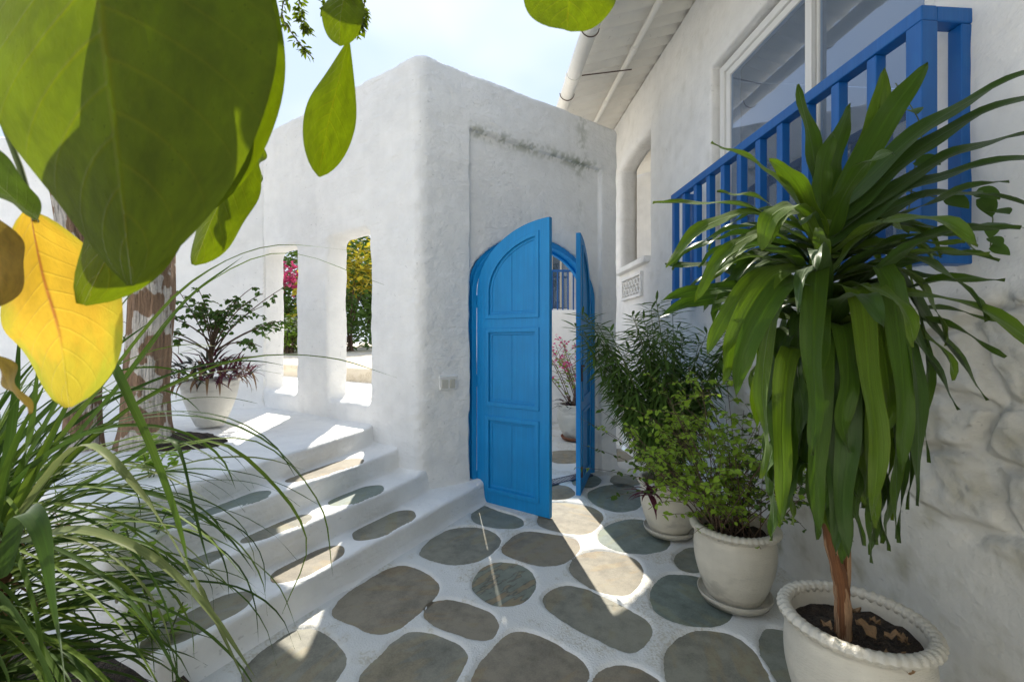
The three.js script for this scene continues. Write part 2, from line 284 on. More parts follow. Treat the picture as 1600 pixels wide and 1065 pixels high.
// ------------------------------------------------------------------ ground, courtyard floor and its paving stones
function outline(pts, n = 44) { const c = new THREE.CatmullRomCurve3(pts.map(p => new THREE.Vector3(p[0], p[1], 0)), true, 'centripetal'); return c.getPoints(n).slice(0, n).map(p => [p.x, p.y]); }
function polyDist(poly, x, y) {
  let d = 1e9, inside = false;
  for (let i = 0, j = poly.length - 1; i < poly.length; j = i++) {
    const [ax, ay] = poly[i], [bx, by] = poly[j], ex = bx - ax, ey = by - ay, t = clamp(((x - ax) * ex + (y - ay) * ey) / (ex * ex + ey * ey), 0, 1);
    d = Math.min(d, (x - ax - ex * t) ** 2 + (y - ay - ey * t) ** 2);
    if (ay > y !== by > y && x < (bx - ax) * (y - ay) / (by - ay) + ax) inside = !inside;
  }
  return inside ? -Math.sqrt(d) : Math.sqrt(d);
}
const bounded = poly => { const xs = poly.map(p => p[0]), ys = poly.map(p => p[1]); return { poly, x0: Math.min(...xs), x1: Math.max(...xs), y0: Math.min(...ys), y1: Math.max(...ys) }; };
function nearest(list, x, y) { let d = .12; for (const b of list) if (x > b.x0 - d && x < b.x1 + d && y > b.y0 - d && y < b.y1 + d) d = Math.min(d, polyDist(b.poly, x, y)); return d; }
function stoneGeo(poly, Y, grow, thick) {
  let cx = 0, cy = 0; for (const p of poly) { cx += p[0] / poly.length; cy += p[1] / poly.length; }
  const s = new THREE.Shape(poly.map(([x, y]) => { const l = Math.hypot(x - cx, y - cy); return new THREE.Vector2(cx + (x - cx) * (1 + grow / l), cy + (y - cy) * (1 + grow / l)); }));
  const g = new THREE.ExtrudeGeometry(s, { depth: thick, bevelEnabled: false }), uv = g.attributes.uv, ox = R(0, 5), oy = R(0, 5), an = R(0, 6.28), ca = Math.cos(an), sa = Math.sin(an);
  for (let i = 0; i < uv.count; i++) { const u = uv.getX(i), v = uv.getY(i); uv.setXY(i, u * ca - v * sa + ox, u * sa + v * ca + oy); }
  return g.rotateX(-Math.PI / 2).translate(0, Y - thick, 0);
}
const zoomed = l => l.map(([x, y]) => FLOOR(400 + x * .375, 700 + y * .375)), direct = l => l.map(([x, y]) => FLOOR(x, y));
const floorStones = [
  zoomed([[590, 490], [690, 510], [765, 575], [740, 630], [580, 762], [500, 778], [400, 740], [318, 700], [330, 650], [430, 570]]),
  zoomed([[1020, 475], [1110, 490], [1165, 545], [1150, 610], [1090, 655], [1010, 662], [940, 630], [900, 580], [910, 535], [960, 490]]),
  zoomed([[790, 630], [900, 655], [985, 690], [1012, 740], [990, 790], [940, 805], [840, 780], [730, 735], [698, 695], [730, 645]]),
  zoomed([[830, 333], [950, 335], [1018, 375], [1000, 425], [920, 475], [830, 490], [740, 475], [682, 445], [700, 405], [760, 360]]),
  zoomed([[1120, 347], [1230, 358], [1320, 375], [1350, 400], [1330, 450], [1260, 490], [1180, 493], [1080, 465], [1022, 430], [1050, 385]]),
  zoomed([[940, 238], [1010, 262], [1100, 292], [1118, 315], [1090, 335], [1020, 338], [930, 320], [897, 295], [905, 260]]),
  zoomed([[1230, 228], [1380, 240], [1440, 270], [1440, 310], [1390, 355], [1330, 362], [1230, 345], [1175, 318], [1190, 260]]),
  zoomed([[1420, 430], [1520, 440], [1590, 470], [1615, 510], [1590, 580], [1530, 618], [1440, 605], [1340, 550], [1305, 510], [1330, 455]]),
  zoomed([[1290, 572], [1380, 590], [1530, 660], [1640, 730], [1650, 780], [1600, 840], [1550, 855], [1420, 800], [1260, 710], [1195, 650], [1210, 605]]),
  zoomed([[650, 765], [740, 775], [850, 825], [882, 870], [860, 930], [800, 1000], [700, 1040], [560, 1050], [450, 1010], [430, 950], [500, 880], [580, 800]]),
  zoomed([[1060, 770], [1150, 770], [1290, 840], [1380, 910], [1385, 960], [1330, 1030], [1200, 1080], [1000, 1070], [910, 1010], [900, 950], [980, 840]]),
  zoomed([[215, 752], [290, 775], [350, 830], [378, 885], [340, 960], [280, 1030], [100, 1070], [-60, 1010], [-40, 900], [60, 820], [140, 770]]),
  direct([[985, 811], [1030, 818], [1047, 835], [1042, 858], [1010, 866], [965, 862], [936, 845], [942, 825]]),
  direct([[1045, 898], [1100, 904], [1132, 930], [1142, 968], [1110, 980], [1060, 975], [1023, 955], [1019, 918]]),
  direct([[1090, 985], [1150, 995], [1187, 1030], [1205, 1080], [1150, 1125], [1080, 1112], [1043, 1070], [1043, 1015]]),
  direct([[1197, 983], [1240, 990], [1262, 1025], [1270, 1075], [1235, 1090], [1205, 1050], [1186, 1010]]),
  direct([[1062, 862], [1085, 855], [1102, 872], [1092, 895], [1066, 892], [1053, 877]]),
  direct([[942, 759], [978, 756], [1003, 770], [997, 795], [965, 801], [930, 789], [918, 771]]),
  direct([[850, 757], [885, 759], [899, 771], [885, 780], [856, 781], [842, 768]]),
  direct([[898, 745], [928, 742], [940, 751], [922, 763], [898, 759]]),
  direct([[962, 742], [992, 744], [1000, 756], [978, 761], [955, 754]]),
  direct([[965, 1040], [1008, 1048], [1042, 1082], [1025, 1125], [955, 1125], [925, 1082], [935, 1050]]),
  direct([[1010, 772], [1050, 772], [1070, 790], [1045, 806], [1012, 798]]),
  direct([[862, 706], [900, 704], [915, 714], [900, 724], [868, 724]]),
  direct([[930, 700], [985, 698], [1000, 712], [965, 722], [932, 716]]),
];
reseed(77);
for (const [X, D] of [[-.75, 1.5], [-.2, 1.42], [.35, 1.38], [.82, 1.30], [-.5, .95], [.1, .88], [.7, .8], [1.25, .9], [-.6, .35], [0, .3], [.6, .25], [1.15, .3], [.3, -.3], [.95, -.3], [-.3, -.3], [1.35, 1.75]]) {
  const a = R(0, 3), w = R(.17, .24), h = R(.16, .2), pts = [];
  for (let k = 0; k < 8; k++) { const q = k / 8 * 6.283, r = (k % 2 ? 1.02 : .98) * R(.9, 1.08), x = Math.cos(q) * w * r, y = Math.sin(q) * h * r; pts.push([X + x * Math.cos(a) - y * Math.sin(a), D + x * Math.sin(a) + y * Math.cos(a)]); }
  floorStones.push(pts);
}
const floorPolys = floorStones.map(p => bounded(outline(p)));
struct('ground', planarUV(new THREE.PlaneGeometry(700, 700, 1, 1).rotateX(-Math.PI / 2).translate(0, -.09, 0)), M.sand);
let courtyardFloor;
{
  const line = (a, b, c, d, h, H) => { const l = []; for (let x = a; x < b; x += H) l.push(x); for (let x = b; x < c; x += h) l.push(x); for (let x = c; x <= d + H; x += H) l.push(x); return l; };
  const xs = line(-7, -1.35, 1.75, 8, .0115, .3), ds = line(-7, 1.25, 4.95, 12, .0115, .3), pos = [], idx = [], uv = [];
  for (const D of ds) for (const X of xs) {
    const sd = nearest(floorPolys, X, D), h = .0105 * Math.tanh((sd + .006 * nz(X * 14, D * 14, 2) + .003 * nz(X * 45, D * 45, 2)) / .009) + (sd > .01 ? .0035 * fbm(X * 5, D * 5, 1) : 0);
    pos.push(X, h, -D); uv.push(X, D);
  }
  const n = xs.length;
  for (let j = 0; j < ds.length - 1; j++) for (let i = 0; i < n - 1; i++) { const q = j * n + i; idx.push(q, q + 1, q + n, q + 1, q + n + 1, q + n); }
  const g = new THREE.BufferGeometry(); g.setAttribute('position', new THREE.Float32BufferAttribute(pos, 3)); g.setAttribute('uv', new THREE.Float32BufferAttribute(uv, 2)); g.setIndex(idx); g.computeVertexNormals();
  courtyardFloor = struct('courtyard_floor', g, M.grout);
  reseed(5);
  M.stones.push(std({ map: T.stoneStreak, color: C(.26, .25, .20), bumpMap: T.stoneBump, bumpScale: .008, roughness: .6 }));
  const pick = [1, 5, 1, 0, 1, 2, 4, 4, 0, 0, 1, 0, 3, 3, 0, 2, 2, 3, 4, 3, 2, 1, 2, 4, 4];
  floorPolys.forEach((b, i) => part(i ? `paving_stone_${String(i).padStart(3, '0')}` : 'paving_stone', stoneGeo(b.poly, 0, .014, .03), M.stones[pick[i] ?? Math.floor(R(0, 5))], courtyardFloor));
}

// ------------------------------------------------------------------ stairs up to the landing
const U = (X, D) => X * .462 + D * .887, Nn = (X, D) => -X * .887 + D * .462;
const nose = [() => 1.87, () => 2.116, u => 2.20 + .066 * u, u => 2.44 + .18 * (u - 1.36)];
{
  const treads = [];
  const slab = (u0, u1, a, b, k) => { const l = []; const c = (b - a) * .38; for (const [u, n] of [[u0 + c, a], [(u0 + u1) / 2, a - .004], [u1 - c, a + .004], [u1, a + c], [u1 + .006, b - c], [u1 - c, b], [(u0 + u1) / 2, b + .004], [u0 + c, b], [u0, b - c], [u0 - .006, a + c]]) l.push([u * .462 - n * .887, u * .887 + n * .462]); treads.push({ k, b: bounded(outline(l)) }); };
  slab(1.886, 2.377, 1.905, 2.10, 0); slab(1.36, 1.785, 1.905, 2.10, 0); slab(.86, 1.27, 1.905, 2.10, 0);
  slab(1.91, 2.33, 2.15, 2.325, 1); slab(1.35, 1.75, 2.15, 2.295, 1); slab(.86, 1.26, 2.15, 2.26, 1);
  slab(1.76, 2.37, 2.375, 2.55, 2); slab(1.0, 1.62, 2.315, 2.47, 2);
  const lists = [0, 1, 2].map(k => treads.filter(t => t.k === k).map(t => t.b));
  const f = (x, y, z) => {
    const D = -z, u = U(x, D), n = Nn(x, D);
    if (n < 1.75 || u < .6) return Math.max(1.75 - n, .6 - u, .02);
    const [, t] = doorL(x, D), [, t2] = slitL(x, D), front = -Math.min(t, t2);
    const wob = (.008 * fbm(x * 1.6, y * 1.6, z * 1.6, 2) + .0025 * nz(x * 9, y * 9, z * 9)), cove = front > -.2 ? .025 * Math.exp(-Math.max(0, front) / .03) : .025;
    let d = 9;
    for (let k = 0; k < 4; k++) {
      let top = .15 * (k + 1) + cove;
      if (k < 3 && y > top - .1 && y < top + .06) { const sd = nearest(lists[k], x, D); top += .009 * Math.tanh((sd + .004 * nz(x * 15, D * 15, 0)) / .024); }
      const lean = .05 * (top - y) + (k ? 0 : .035 * Math.exp(-Math.max(0, y) / .03));                                       // risers lean back a little
      d = smin(d, smax(nose[k](u) - n - lean, y - top, .024), k ? .018 : .001);
    }
    d += wob;
    d = smax(d, .84 - u, .05);
    return Math.max(d, Math.min(t, t2) - .1, y < 0 ? -y - .05 : -1, -4.9 - x, D - 4.72);
  };
  const t = thing('stone_stairs', 'white plastered steps with inset stone treads rising to a landing', 'stairs');
  part('plaster_body', skin(f, [-5.0, -.08, -4.8], [-.1, .74, -.6], .0175, (x, y, z) => { const k = 1 - .05 * sstep(.1, .5, fbm(x * 7, y * 7, z * 7)); return [k, k, k]; }), M.plaster, t);
  reseed(9);
  const mats = [0, 1, 0, 3, 0, 2, 1, 3];
  treads.forEach((q, i) => part(i ? `tread_stone_${String(i).padStart(3, '0')}` : 'tread_stone', stoneGeo(q.b.poly, .15 * (q.k + 1) - .001, .012, .03), M.stones[mats[i]], t));
}

// ------------------------------------------------------------------ the courtyard wall with slit openings and the arched gateway
const ellip = (ds, dy, a, b) => (Math.hypot(ds / a, dy / b) - 1) * Math.min(a, b);
{
  const rbox = (a, b, ha, hb, r) => { const x = Math.abs(a) - ha + r, y = Math.abs(b) - hb + r; return Math.hypot(Math.max(x, 0), Math.max(y, 0)) + Math.min(Math.max(x, y), 0) - r; };
  const f = (x, y, z) => {
    const D = -z, [s, t] = doorL(x, D), [s2, t2] = slitL(x, D);
    let d = Math.max(smax(-t, -t2, .075), Math.min(t - .25, t2 - .22), s - 1.717, s2 - 2.75);
    if (d > .12) return d;
    const w = .011 * fbm(x * 2.2, y * 2.2, z * 2.2, 2) + .005 * nz(x * 7, y * 7, z * 7) + .0034 * nz(x * 17, y * 17, z * 17);
    d = smax(smax(-t, -t2, .075), Math.min(t - .25, t2 - .22), .03); d -= .03 * Math.exp(-Math.max(0, y) / .07);
    d = smax(smax(d, s - 1.717, .05), s2 - 2.75, .02);
    d = smax(d, y - 3.455 - .012 * nz(s * 1.5, 0, s2), .05);
    d = smax(d, -Math.max(-s - .005, s - 1.475, t - .042, y - 3.0 - .012 * nz(s * 5, 1, 1)), .016);
    const ds = s - .71, arch = y < 1.69 ? Math.abs(ds) - .722 : ellip(ds, y - 1.69, .722, .532);
    d = smax(d, -arch, .014);
    const wx = .016 * nz(y * 3, s2 * 2, 4), wy = .016 * nz(s2 * 4, y, 9), k = .05;
    d = smax(d, -rbox(s2 - .875 + wx, y - 1.5 + wy, .295, .72, .07), k);
    d = smax(d, -rbox(s2 - 1.975 + wx, y - 1.51 + wy, .295, .72, .07), k);
    return Math.max(d + w, -y - .04);
  };
  const grime = (x, y, z) => {
    const [s, t] = doorL(x, -z), [, t2] = slitL(x, -z), n = fbm(x * 9, y * 9, z * 9, 4), n2 = nz(x * 31, y * 31, z * 31);
    let g = 0;
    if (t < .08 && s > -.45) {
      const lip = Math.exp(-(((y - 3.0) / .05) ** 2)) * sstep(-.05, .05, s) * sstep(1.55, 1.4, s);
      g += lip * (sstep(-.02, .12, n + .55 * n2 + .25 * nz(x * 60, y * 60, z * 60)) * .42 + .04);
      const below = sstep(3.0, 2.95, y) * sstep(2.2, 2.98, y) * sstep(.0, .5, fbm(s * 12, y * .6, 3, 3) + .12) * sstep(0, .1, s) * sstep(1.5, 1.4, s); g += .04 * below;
      const streak = Math.exp(-(((s - 1.22 - .05 * nz(y * 2, 1, 1)) / .07) ** 2)) * sstep(1.9, 3.2, y); g += streak * sstep(.02, .2, n + .4 * n2) * .3;
      g += .09 * sstep(.12, .4, n + .15 * n2) * sstep(3.1, 3.4, y);
    }
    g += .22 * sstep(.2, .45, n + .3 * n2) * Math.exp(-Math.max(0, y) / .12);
    
    return [1 - g * .92, 1 - g * .88, 1 - g];
  };
  const t = thing('courtyard_wall', 'thick white plastered wall with two slit openings and an arched gateway', 'wall');
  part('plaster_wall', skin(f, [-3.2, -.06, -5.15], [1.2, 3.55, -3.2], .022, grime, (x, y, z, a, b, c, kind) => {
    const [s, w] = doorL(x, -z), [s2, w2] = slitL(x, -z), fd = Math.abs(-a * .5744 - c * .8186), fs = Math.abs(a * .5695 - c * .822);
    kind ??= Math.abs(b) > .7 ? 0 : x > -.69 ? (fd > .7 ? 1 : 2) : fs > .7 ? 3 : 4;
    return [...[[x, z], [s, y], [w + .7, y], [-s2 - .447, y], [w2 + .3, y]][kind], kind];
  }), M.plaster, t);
  const plate = thing('wall_plate', 'small old white cover plate set in the wall beside the blue door', 'cover plate', [-.322 - .818 * .215, .975, -(3.58 - .574 * .215)], DOOR_TURN);
  part('plate', [box(.15, .10, .016, 0, 0, .012, .006), box(.15, .012, .03, 0, .052, .012, .004)], M.plasterPlain, plate);
  part('switch_cover', [box(.055, .068, .012, -.032, -.004, .02, .004), box(.045, .068, .012, .032, -.004, .02, .004)], std({ color: C(.55, .53, .46), roughness: .6 }), plate);
}
{
  const f = (x, y, z) => { const D = -z; let d = Math.max(4.62 - .03 * (x + 2.7) - D, D - 4.95, y - 3.45, -x - 7.5, x + 2.55); if (Math.abs(d) < .12) d += .02 * fbm(x * 2, y * 2, z * 2) + .006 * nz(x * 8, y * 8, z * 8); return Math.max(d - .04 * Math.exp(-Math.max(0, y - .6) / .06), .4 - y); };
  const t = thing('garden_wall', 'white plastered wall closing the landing at left behind the trunk', 'wall');
  part('plaster_wall', skin(f, [-7.6, .38, -5.05], [-2.4, 3.56, -4.4], .045), M.plasterPlain, t);
}

// ------------------------------------------------------------------ the blue double door
{
  const t = thing('double_door', 'bright blue arched wooden double door standing open in the white wall', 'door', [-.322, 0, -3.58], DOOR_TURN);
  const archPts = (x0, x1, y0, rise, sp, n = 26) => { const l = [], a = (x1 - x0) / 2, c = (x0 + x1) / 2; for (let i = 0; i <= n; i++) { const q = Math.PI * (1 - i / n); l.push(new THREE.Vector2(c + a * Math.cos(q), sp + rise * Math.sin(q))); } return [new THREE.Vector2(x0, y0), ...l, new THREE.Vector2(x1, y0)]; };
  const ring = (o, i, y0) => new THREE.Shape([...archPts(.71 - o, .71 + o, y0, .53 - (.71 - o), 1.69), ...archPts(.71 - i, .71 + i, y0, .53 - (.71 - i), 1.69).reverse()]);
  const ex = (s, d, b, z) => { const g = new THREE.ExtrudeGeometry(s, { depth: d, bevelEnabled: b > 0, bevelSize: b, bevelThickness: b, bevelSegments: 2, curveSegments: 20 }); g.translate(0, 0, z); return g; };
  const fr = part('door_frame', [ex(ring(.716, .662, .005), .09, .004, -.15), ex(ring(.690, .655, .005), .028, .004, -.052)], M.door, t);
  part('door_stop', ex(ring(.66, .64, .005), .03, .003, -.145), M.door, fr);
  const W = .675, quarter = (a, b, x0, x1, y0, n = 16) => { const l = [new THREE.Vector2(x0, y0)]; for (let i = 0; i <= n; i++) { const x = x0 + (x1 - x0) * (1 - Math.cos(i / n * Math.PI / 2)); l.push(new THREE.Vector2(x, 1.68 + b * Math.sqrt(Math.max(0, 1 - ((W - x) / a) ** 2)))); } l.push(new THREE.Vector2(x1, y0)); return l; };
  const rect = (x0, x1, y0, y1) => [[x0, y0], [x0, y1], [x1, y1], [x1, y0]].map(p => new THREE.Vector2(...p));
  const grow = (kind, g) => kind === 2 ? quarter(W - .105 + g, .425 + g, .105 - g, .575 + g, 1.49 - g) : kind === 1 ? rect(.105 - g, .575 + g, .80 - g, 1.385 + g) : rect(.105 - g, .575 + g, .115 - g, .69 + g);
  function leaf(mirror, hinge, turn, label) {
    const g = new THREE.Group(); g.name = 'door_leaf'; t.add(g); g.position.set(...hinge); g.rotation.y = turn; if (label) g.userData.label = label;
    const add = (n, geo, m) => part(n, Array.isArray(geo) ? merge(geo) : geo, m, g);
    const fl = ge => { if (mirror) { ge = ge.index ? ge.toNonIndexed() : ge; ge.scale(-1, 1, 1); const p = ge.attributes.position.array, nn = ge.attributes.normal.array; for (const a of [p, nn]) for (let i = 0; i < a.length; i += 9) for (let k = 0; k < 3; k++) { const q = a[i + 3 + k]; a[i + 3 + k] = a[i + 6 + k]; a[i + 6 + k] = q; } } return ge; };
    const s = new THREE.Shape(quarter(W, .52, 0, W, .012, 30)); for (const k of [0, 1, 2]) s.holes.push(new THREE.Path(grow(k, 0).reverse()));
    add('stile_frame', fl(ex(s, .034, .003, -.037)), M.door);
    for (const k of [0, 1, 2]) {
      const m = new THREE.Shape(grow(k, .012)); m.holes.push(new THREE.Path(grow(k, -.014).reverse()));
      const m2 = new THREE.Shape(grow(k, -.012)); m2.holes.push(new THREE.Path(grow(k, -.034).reverse()));
      add('moulding', [fl(ex(m, .004, .005, .001)), fl(ex(m2, .004, .006, -.018))], M.door);
      const ys = k === 2 ? 1.49 : k === 1 ? .80 : .115, ye = k === 1 ? 1.385 : .69, gap = .003;
      for (const [a, b] of [[.105, .335], [.335, .575]]) {
        const sh2 = k === 2 ? new THREE.Shape(quarter(W - .105, .425, Math.max(a + gap, .107), b - gap, ys, 12)) : new THREE.Shape(rect(a + gap, b - gap, ys, ye));
        if (k === 2 && a > .2) { const l = [new THREE.Vector2(a + gap, ys)]; for (let i = 0; i <= 10; i++) { const x = a + gap + (b - a - 2 * gap) * i / 10; l.push(new THREE.Vector2(x, 1.68 + .425 * Math.sqrt(1 - ((W - x) / (W - .105)) ** 2))); } l.push(new THREE.Vector2(b - gap, ys)); add('panel_board', fl(ex(new THREE.Shape(l), .012, .002, -.029)), M.door); continue; }
        add('panel_board', fl(ex(sh2, .012, .002, -.029)), M.door);
      }
    }
    for (const y of [.2, .98, 1.62]) add('hinge', [new THREE.CylinderGeometry(.011, .011, .10, 10).translate(-.004 * (mirror ? -1 : 1), y, -.006), box(.03, .08, .004, (mirror ? -1 : 1) * .016, y, 0, .001)], M.door);
    if (mirror) add('latch', [box(.02, .12, .012, -(W - .03), 1.02, .006, .003), new THREE.CylinderGeometry(.008, .008, .03, 8).rotateX(Math.PI / 2).translate(-(W - .03), 1.09, .015), box(.02, .09, .012, -(W - .03), .2, .006, .003)], M.iron);
    return g;
  }
  leaf(false, [.066, 0, -.028], -70 * Math.PI / 180, 'wide open left leaf of the blue door');
  leaf(true, [1.354, 0, -.028], 38 * Math.PI / 180, 'half open right leaf of the blue door, seen edge on');
}
{
  const t = thing('drain_grate', 'narrow grey slotted drain grate set in the floor at the doorway', 'drain grate', [-.322 + .8186 * .72 + .5744 * .0, .004, -(3.58 + .5744 * .72)], DOOR_TURN);
  t.position.x += -.5744 * .02; t.position.z += -.8186 * .02;
  part('grate_frame', [box(1.2, .016, .014, 0, .004, .055, .003), box(1.2, .016, .014, 0, .004, -.055, .003), box(.014, .016, .1, .6, .004, 0, .003), box(.014, .016, .1, -.6, .004, 0, .003)], M.steel, t);
  const bars = []; for (let x = -.585; x < .59; x += .03) bars.push(box(.013, .012, .096, x, .005, 0, .002)); bars.push(box(1.18, .008, .01, 0, .002, 0, .002));
  part('grate_bars', bars, M.steel, t); part('grate_pit', box(1.2, .004, .1, 0, -.0005, 0, .001), M.iron, t);
}

// ------------------------------------------------------------------ the house on the right
const house = thing('house', 'white house with corrugated roof, wide window and rough stone lower wall', 'house', [1.757, 0, 0], HOUSE_TURN);   // local x = along the wall, away; z = into the house
{
  const worley = (x, y) => { let a = 9, b = 9; const i = Math.floor(x), j = Math.floor(y); for (let p = -1; p < 2; p++) for (let q = -1; q < 2; q++) { const cx = i + p, cy = j + q, h = Math.sin(cx * 127.1 + cy * 311.7) * 43758.5, h2 = Math.sin(cx * 269.5 + cy * 183.3) * 43758.5, dx = cx + .15 + .7 * (h - Math.floor(h)) - x, dy = cy + .15 + .7 * (h2 - Math.floor(h2)) - y, d = Math.hypot(dx, dy); if (d < a) { b = a; a = d; } else if (d < b) b = d; } return [a, b]; };
  const rel = (s, y) => {
    const m = sstep(3.35, 2.5, s) * sstep(1.50, 1.42, y + .05 * nz(s * 3, 1, 1)) * sstep(.35, .80, y + .22 * nz(s * 1.6, y * 1.6, 5) + .10 * (1.7 - s));
    if (m <= 0) return 0;
    const wx = .35 * fbm(s * 2.5, y * 2.5, 1), wy = .3 * fbm(s * 2.5, y * 2.5, 8), [a, b] = worley(s / .40 + wx, y / .25 + wy + .5 * 1);
    return m * (.050 * sstep(.02, .22, b - a + .12 * fbm(s * 12, y * 12, 7, 2)) - .03 + .034 * fbm(s * 6, y * 6, 3, 3) + .022 * fbm(s * 21, y * 21, 5, 2));
  };
  const f = (s, y, t) => {
    let d = Math.max(-t, t - .25);
    if (d > .15) return d;
    let front = -t - rel(s, y) - .05 * Math.exp(-Math.max(0, y) / .07);
    front += .014 * fbm(s * 1.7, y * 1.7, 1, 2) + .004 * nz(s * 9, y * 9, 4);
    front = Math.max(front, 0 - t - .2);
    if (s > 3.12 && s < 3.7 && y > 1.15 && y < 1.5) front += .007 * sstep(.01, -.004, Math.max(Math.abs(s - 3.4 + .02 * nz(y * 9, 1, 1)) - .2, Math.abs(y - 1.33 + .02 * nz(s * 9, 2, 2)) - .085));
    d = smax(front, t - .25, .02);
    d = smax(d, -Math.max(1.75 - s, s - 3.42, 1.60 - y, y - 3.38), .02);
    const nx = Math.max(4.68 - s, s - 5.66, 2.17 - y, y - 3.5 + .3 * Math.max(0, s - 5.2) ** 2);
    d = smax(d, -nx, .09);
    d = Math.max(d, y - 4.085 - .29 * t, -s - 1.1, s - 6.9, -y - .04);
    return d;
  };
  const col = (s, y, t) => { const n = fbm(s * 7, y * 7, 3, 4), n2 = nz(s * 33, y * 33, 2); let g = .10 * sstep(.05, .45, n) ; const low = sstep(1.5, 1.42, y) * sstep(3.3, 2.4, s); g += low * (.30 + .16 * sstep(-.1, .42, n + .25 * n2)); g += .3 * sstep(.25, .5, n + .3 * n2) * Math.exp(-Math.max(0, y) / .2); g += .18 * Math.exp(-((Math.max(Math.abs(s - 3.4) - .2, Math.abs(y - 1.33) - .085) / .012) ** 2)) * sstep(-.2, .3, n); return [1 - g * .84, 1 - g * .88, 1 - g * 1.04]; };
  part('facade', skin(f, [-1.2, -.06, -.2], [7, 4.25, .32], .021, col, (s, y, t, a, b, c, k) => { k ??= Math.abs(b) > .8 ? 0 : Math.abs(a) > .75 ? 1 : 2; return [...[[s, t], [t, y], [s, y]][k], k]; }), M.houseWall, house);
  // rooms behind the openings
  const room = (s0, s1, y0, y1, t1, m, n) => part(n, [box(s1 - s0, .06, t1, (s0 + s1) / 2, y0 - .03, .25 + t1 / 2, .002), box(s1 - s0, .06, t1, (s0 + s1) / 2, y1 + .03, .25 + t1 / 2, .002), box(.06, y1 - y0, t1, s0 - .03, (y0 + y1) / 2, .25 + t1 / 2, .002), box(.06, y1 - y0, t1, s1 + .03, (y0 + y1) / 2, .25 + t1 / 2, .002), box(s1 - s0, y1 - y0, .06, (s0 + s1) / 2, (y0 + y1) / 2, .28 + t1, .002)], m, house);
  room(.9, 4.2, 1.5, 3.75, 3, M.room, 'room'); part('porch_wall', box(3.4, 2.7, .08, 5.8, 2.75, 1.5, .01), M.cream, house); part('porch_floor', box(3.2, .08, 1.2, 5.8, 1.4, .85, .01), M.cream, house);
  
  // window
  const win = new THREE.Group(); win.name = 'window'; house.add(win);
  const z = .105, a0 = 1.77, a1 = 3.40, b0 = 1.60, b1 = 3.36, mid = 2.50, fr = [];
  const bar = (w, h, d, x, y, zz) => fr.push(box(w, h, d, x, y, zz, .005));
  bar(.055, b1 - b0, .09, a0 + .0275, (b0 + b1) / 2, z); bar(.055, b1 - b0, .09, a1 - .0275, (b0 + b1) / 2, z); bar(a1 - a0 - .112, .055, .088, (a0 + a1) / 2, b1 - .0275, z); bar(a1 - a0 - .112, .05, .088, (a0 + a1) / 2, b0 + .025, z);
  part('window_frame', fr, M.white, win);
  for (const [p, q, dz] of [[a0 + .058, mid + .02, .018], [mid - .02, a1 - .058, -.014]]) {
    const h0 = b0 + .052, h1 = b1 - .057, c = (p + q) / 2, hh = (h0 + h1) / 2, zz = z + dz;
    part('sash', [box(.05, h1 - h0, .028, p + .025, hh, zz, .004), box(.05, h1 - h0, .028, q - .025, hh, zz, .004), box(q - p - .102, .05, .027, c, h1 - .025, zz, .004), box(q - p - .102, .05, .027, c, h0 + .025, zz, .004)], M.white, win);
    part('pane', planarUV(new THREE.PlaneGeometry(q - p - .1, h1 - h0 - .1).translate(c, hh, zz)), M.glass, win);
  }
  // balcony railing of square blue bars
  const rl = new THREE.Group(); rl.name = 'balcony_railing'; house.add(rl);
  const s0 = 1.63, s1 = 3.66, y0 = 1.575, y1 = 2.49, zf = -.165;
  part('rail', [box(s1 - s0 + .06, .055, .06, (s0 + s1) / 2, y1 - .0275, zf, .006), box(.056, .055, .17, s0, y1 - .0275, zf + .115, .006), box(.056, .055, .17, s1, y1 - .0275, zf + .115, .006)], M.rail, rl);
  part('rail', [box(s1 - s0 + .06, .055, .06, (s0 + s1) / 2, y0 + .0275, zf, .006), box(.056, .055, .17, s0, y0 + .0275, zf + .115, .006), box(.056, .055, .17, s1, y0 + .0275, zf + .115, .006)], M.rail, rl);
  for (let i = 0; i < 12; i++) { const w = i === 0 ? .062 : .045; part('baluster', box(w, y1 - y0 - .111, w, s0 + (s1 - s0) * i / 11, (y0 + y1) / 2, zf, .005), M.rail, rl); }
  for (const s of [s0, s1]) part('baluster', box(.05, y1 - y0 - .111, .05, s, (y0 + y1) / 2, -.012, .005), M.rail, rl);
  // sill and pierced block under the porch opening
  part('sill', box(1.02, .07, .32, 5.17, 2.155, .10, .02), M.plasterPlain, house);
  const br = [box(.66, .035, .05, 5.15, 2.035, -.012, .006), box(.66, .035, .05, 5.15, 1.80, -.012, .006), box(.035, .2, .05, 4.837, 1.917, -.012, .006), box(.035, .2, .05, 5.463, 1.917, -.012, .006)];
  for (let i = 1; i < 7; i++) for (let j = 0; j < 2; j++) br.push(new THREE.TorusGeometry(.036, .011, 6, 14).translate(4.82 + i * .094, 1.872 + j * .092, -.015));
  part('breeze_block', br, M.plasterPlain, house);
  // roof of corrugated sheet, with its pipe purlin, struts and gutter
  const pos = [], idx = [], uv = [], sx = []; for (let s = -2.2; s <= 8.4; s += .0135) sx.push(s);
  const rows = [[-.86, 0], [2.6, 0], [2.6, .009], [-.86, .009]];
  rows.forEach(([t, up]) => sx.forEach(s => { pos.push(s, 4.075 + .29 * t + up + .034 * Math.abs(Math.sin(s / .15 * 3.1416)), t); uv.push(s, t + up * 3); }));
  const n = sx.length; for (let r = 0; r < 4; r++) for (let i = 0; i < n - 1; i++) { const a = r * n + i, b = (r + 1) % 4 * n + i; idx.push(a, b, a + 1, a + 1, b, b + 1); }
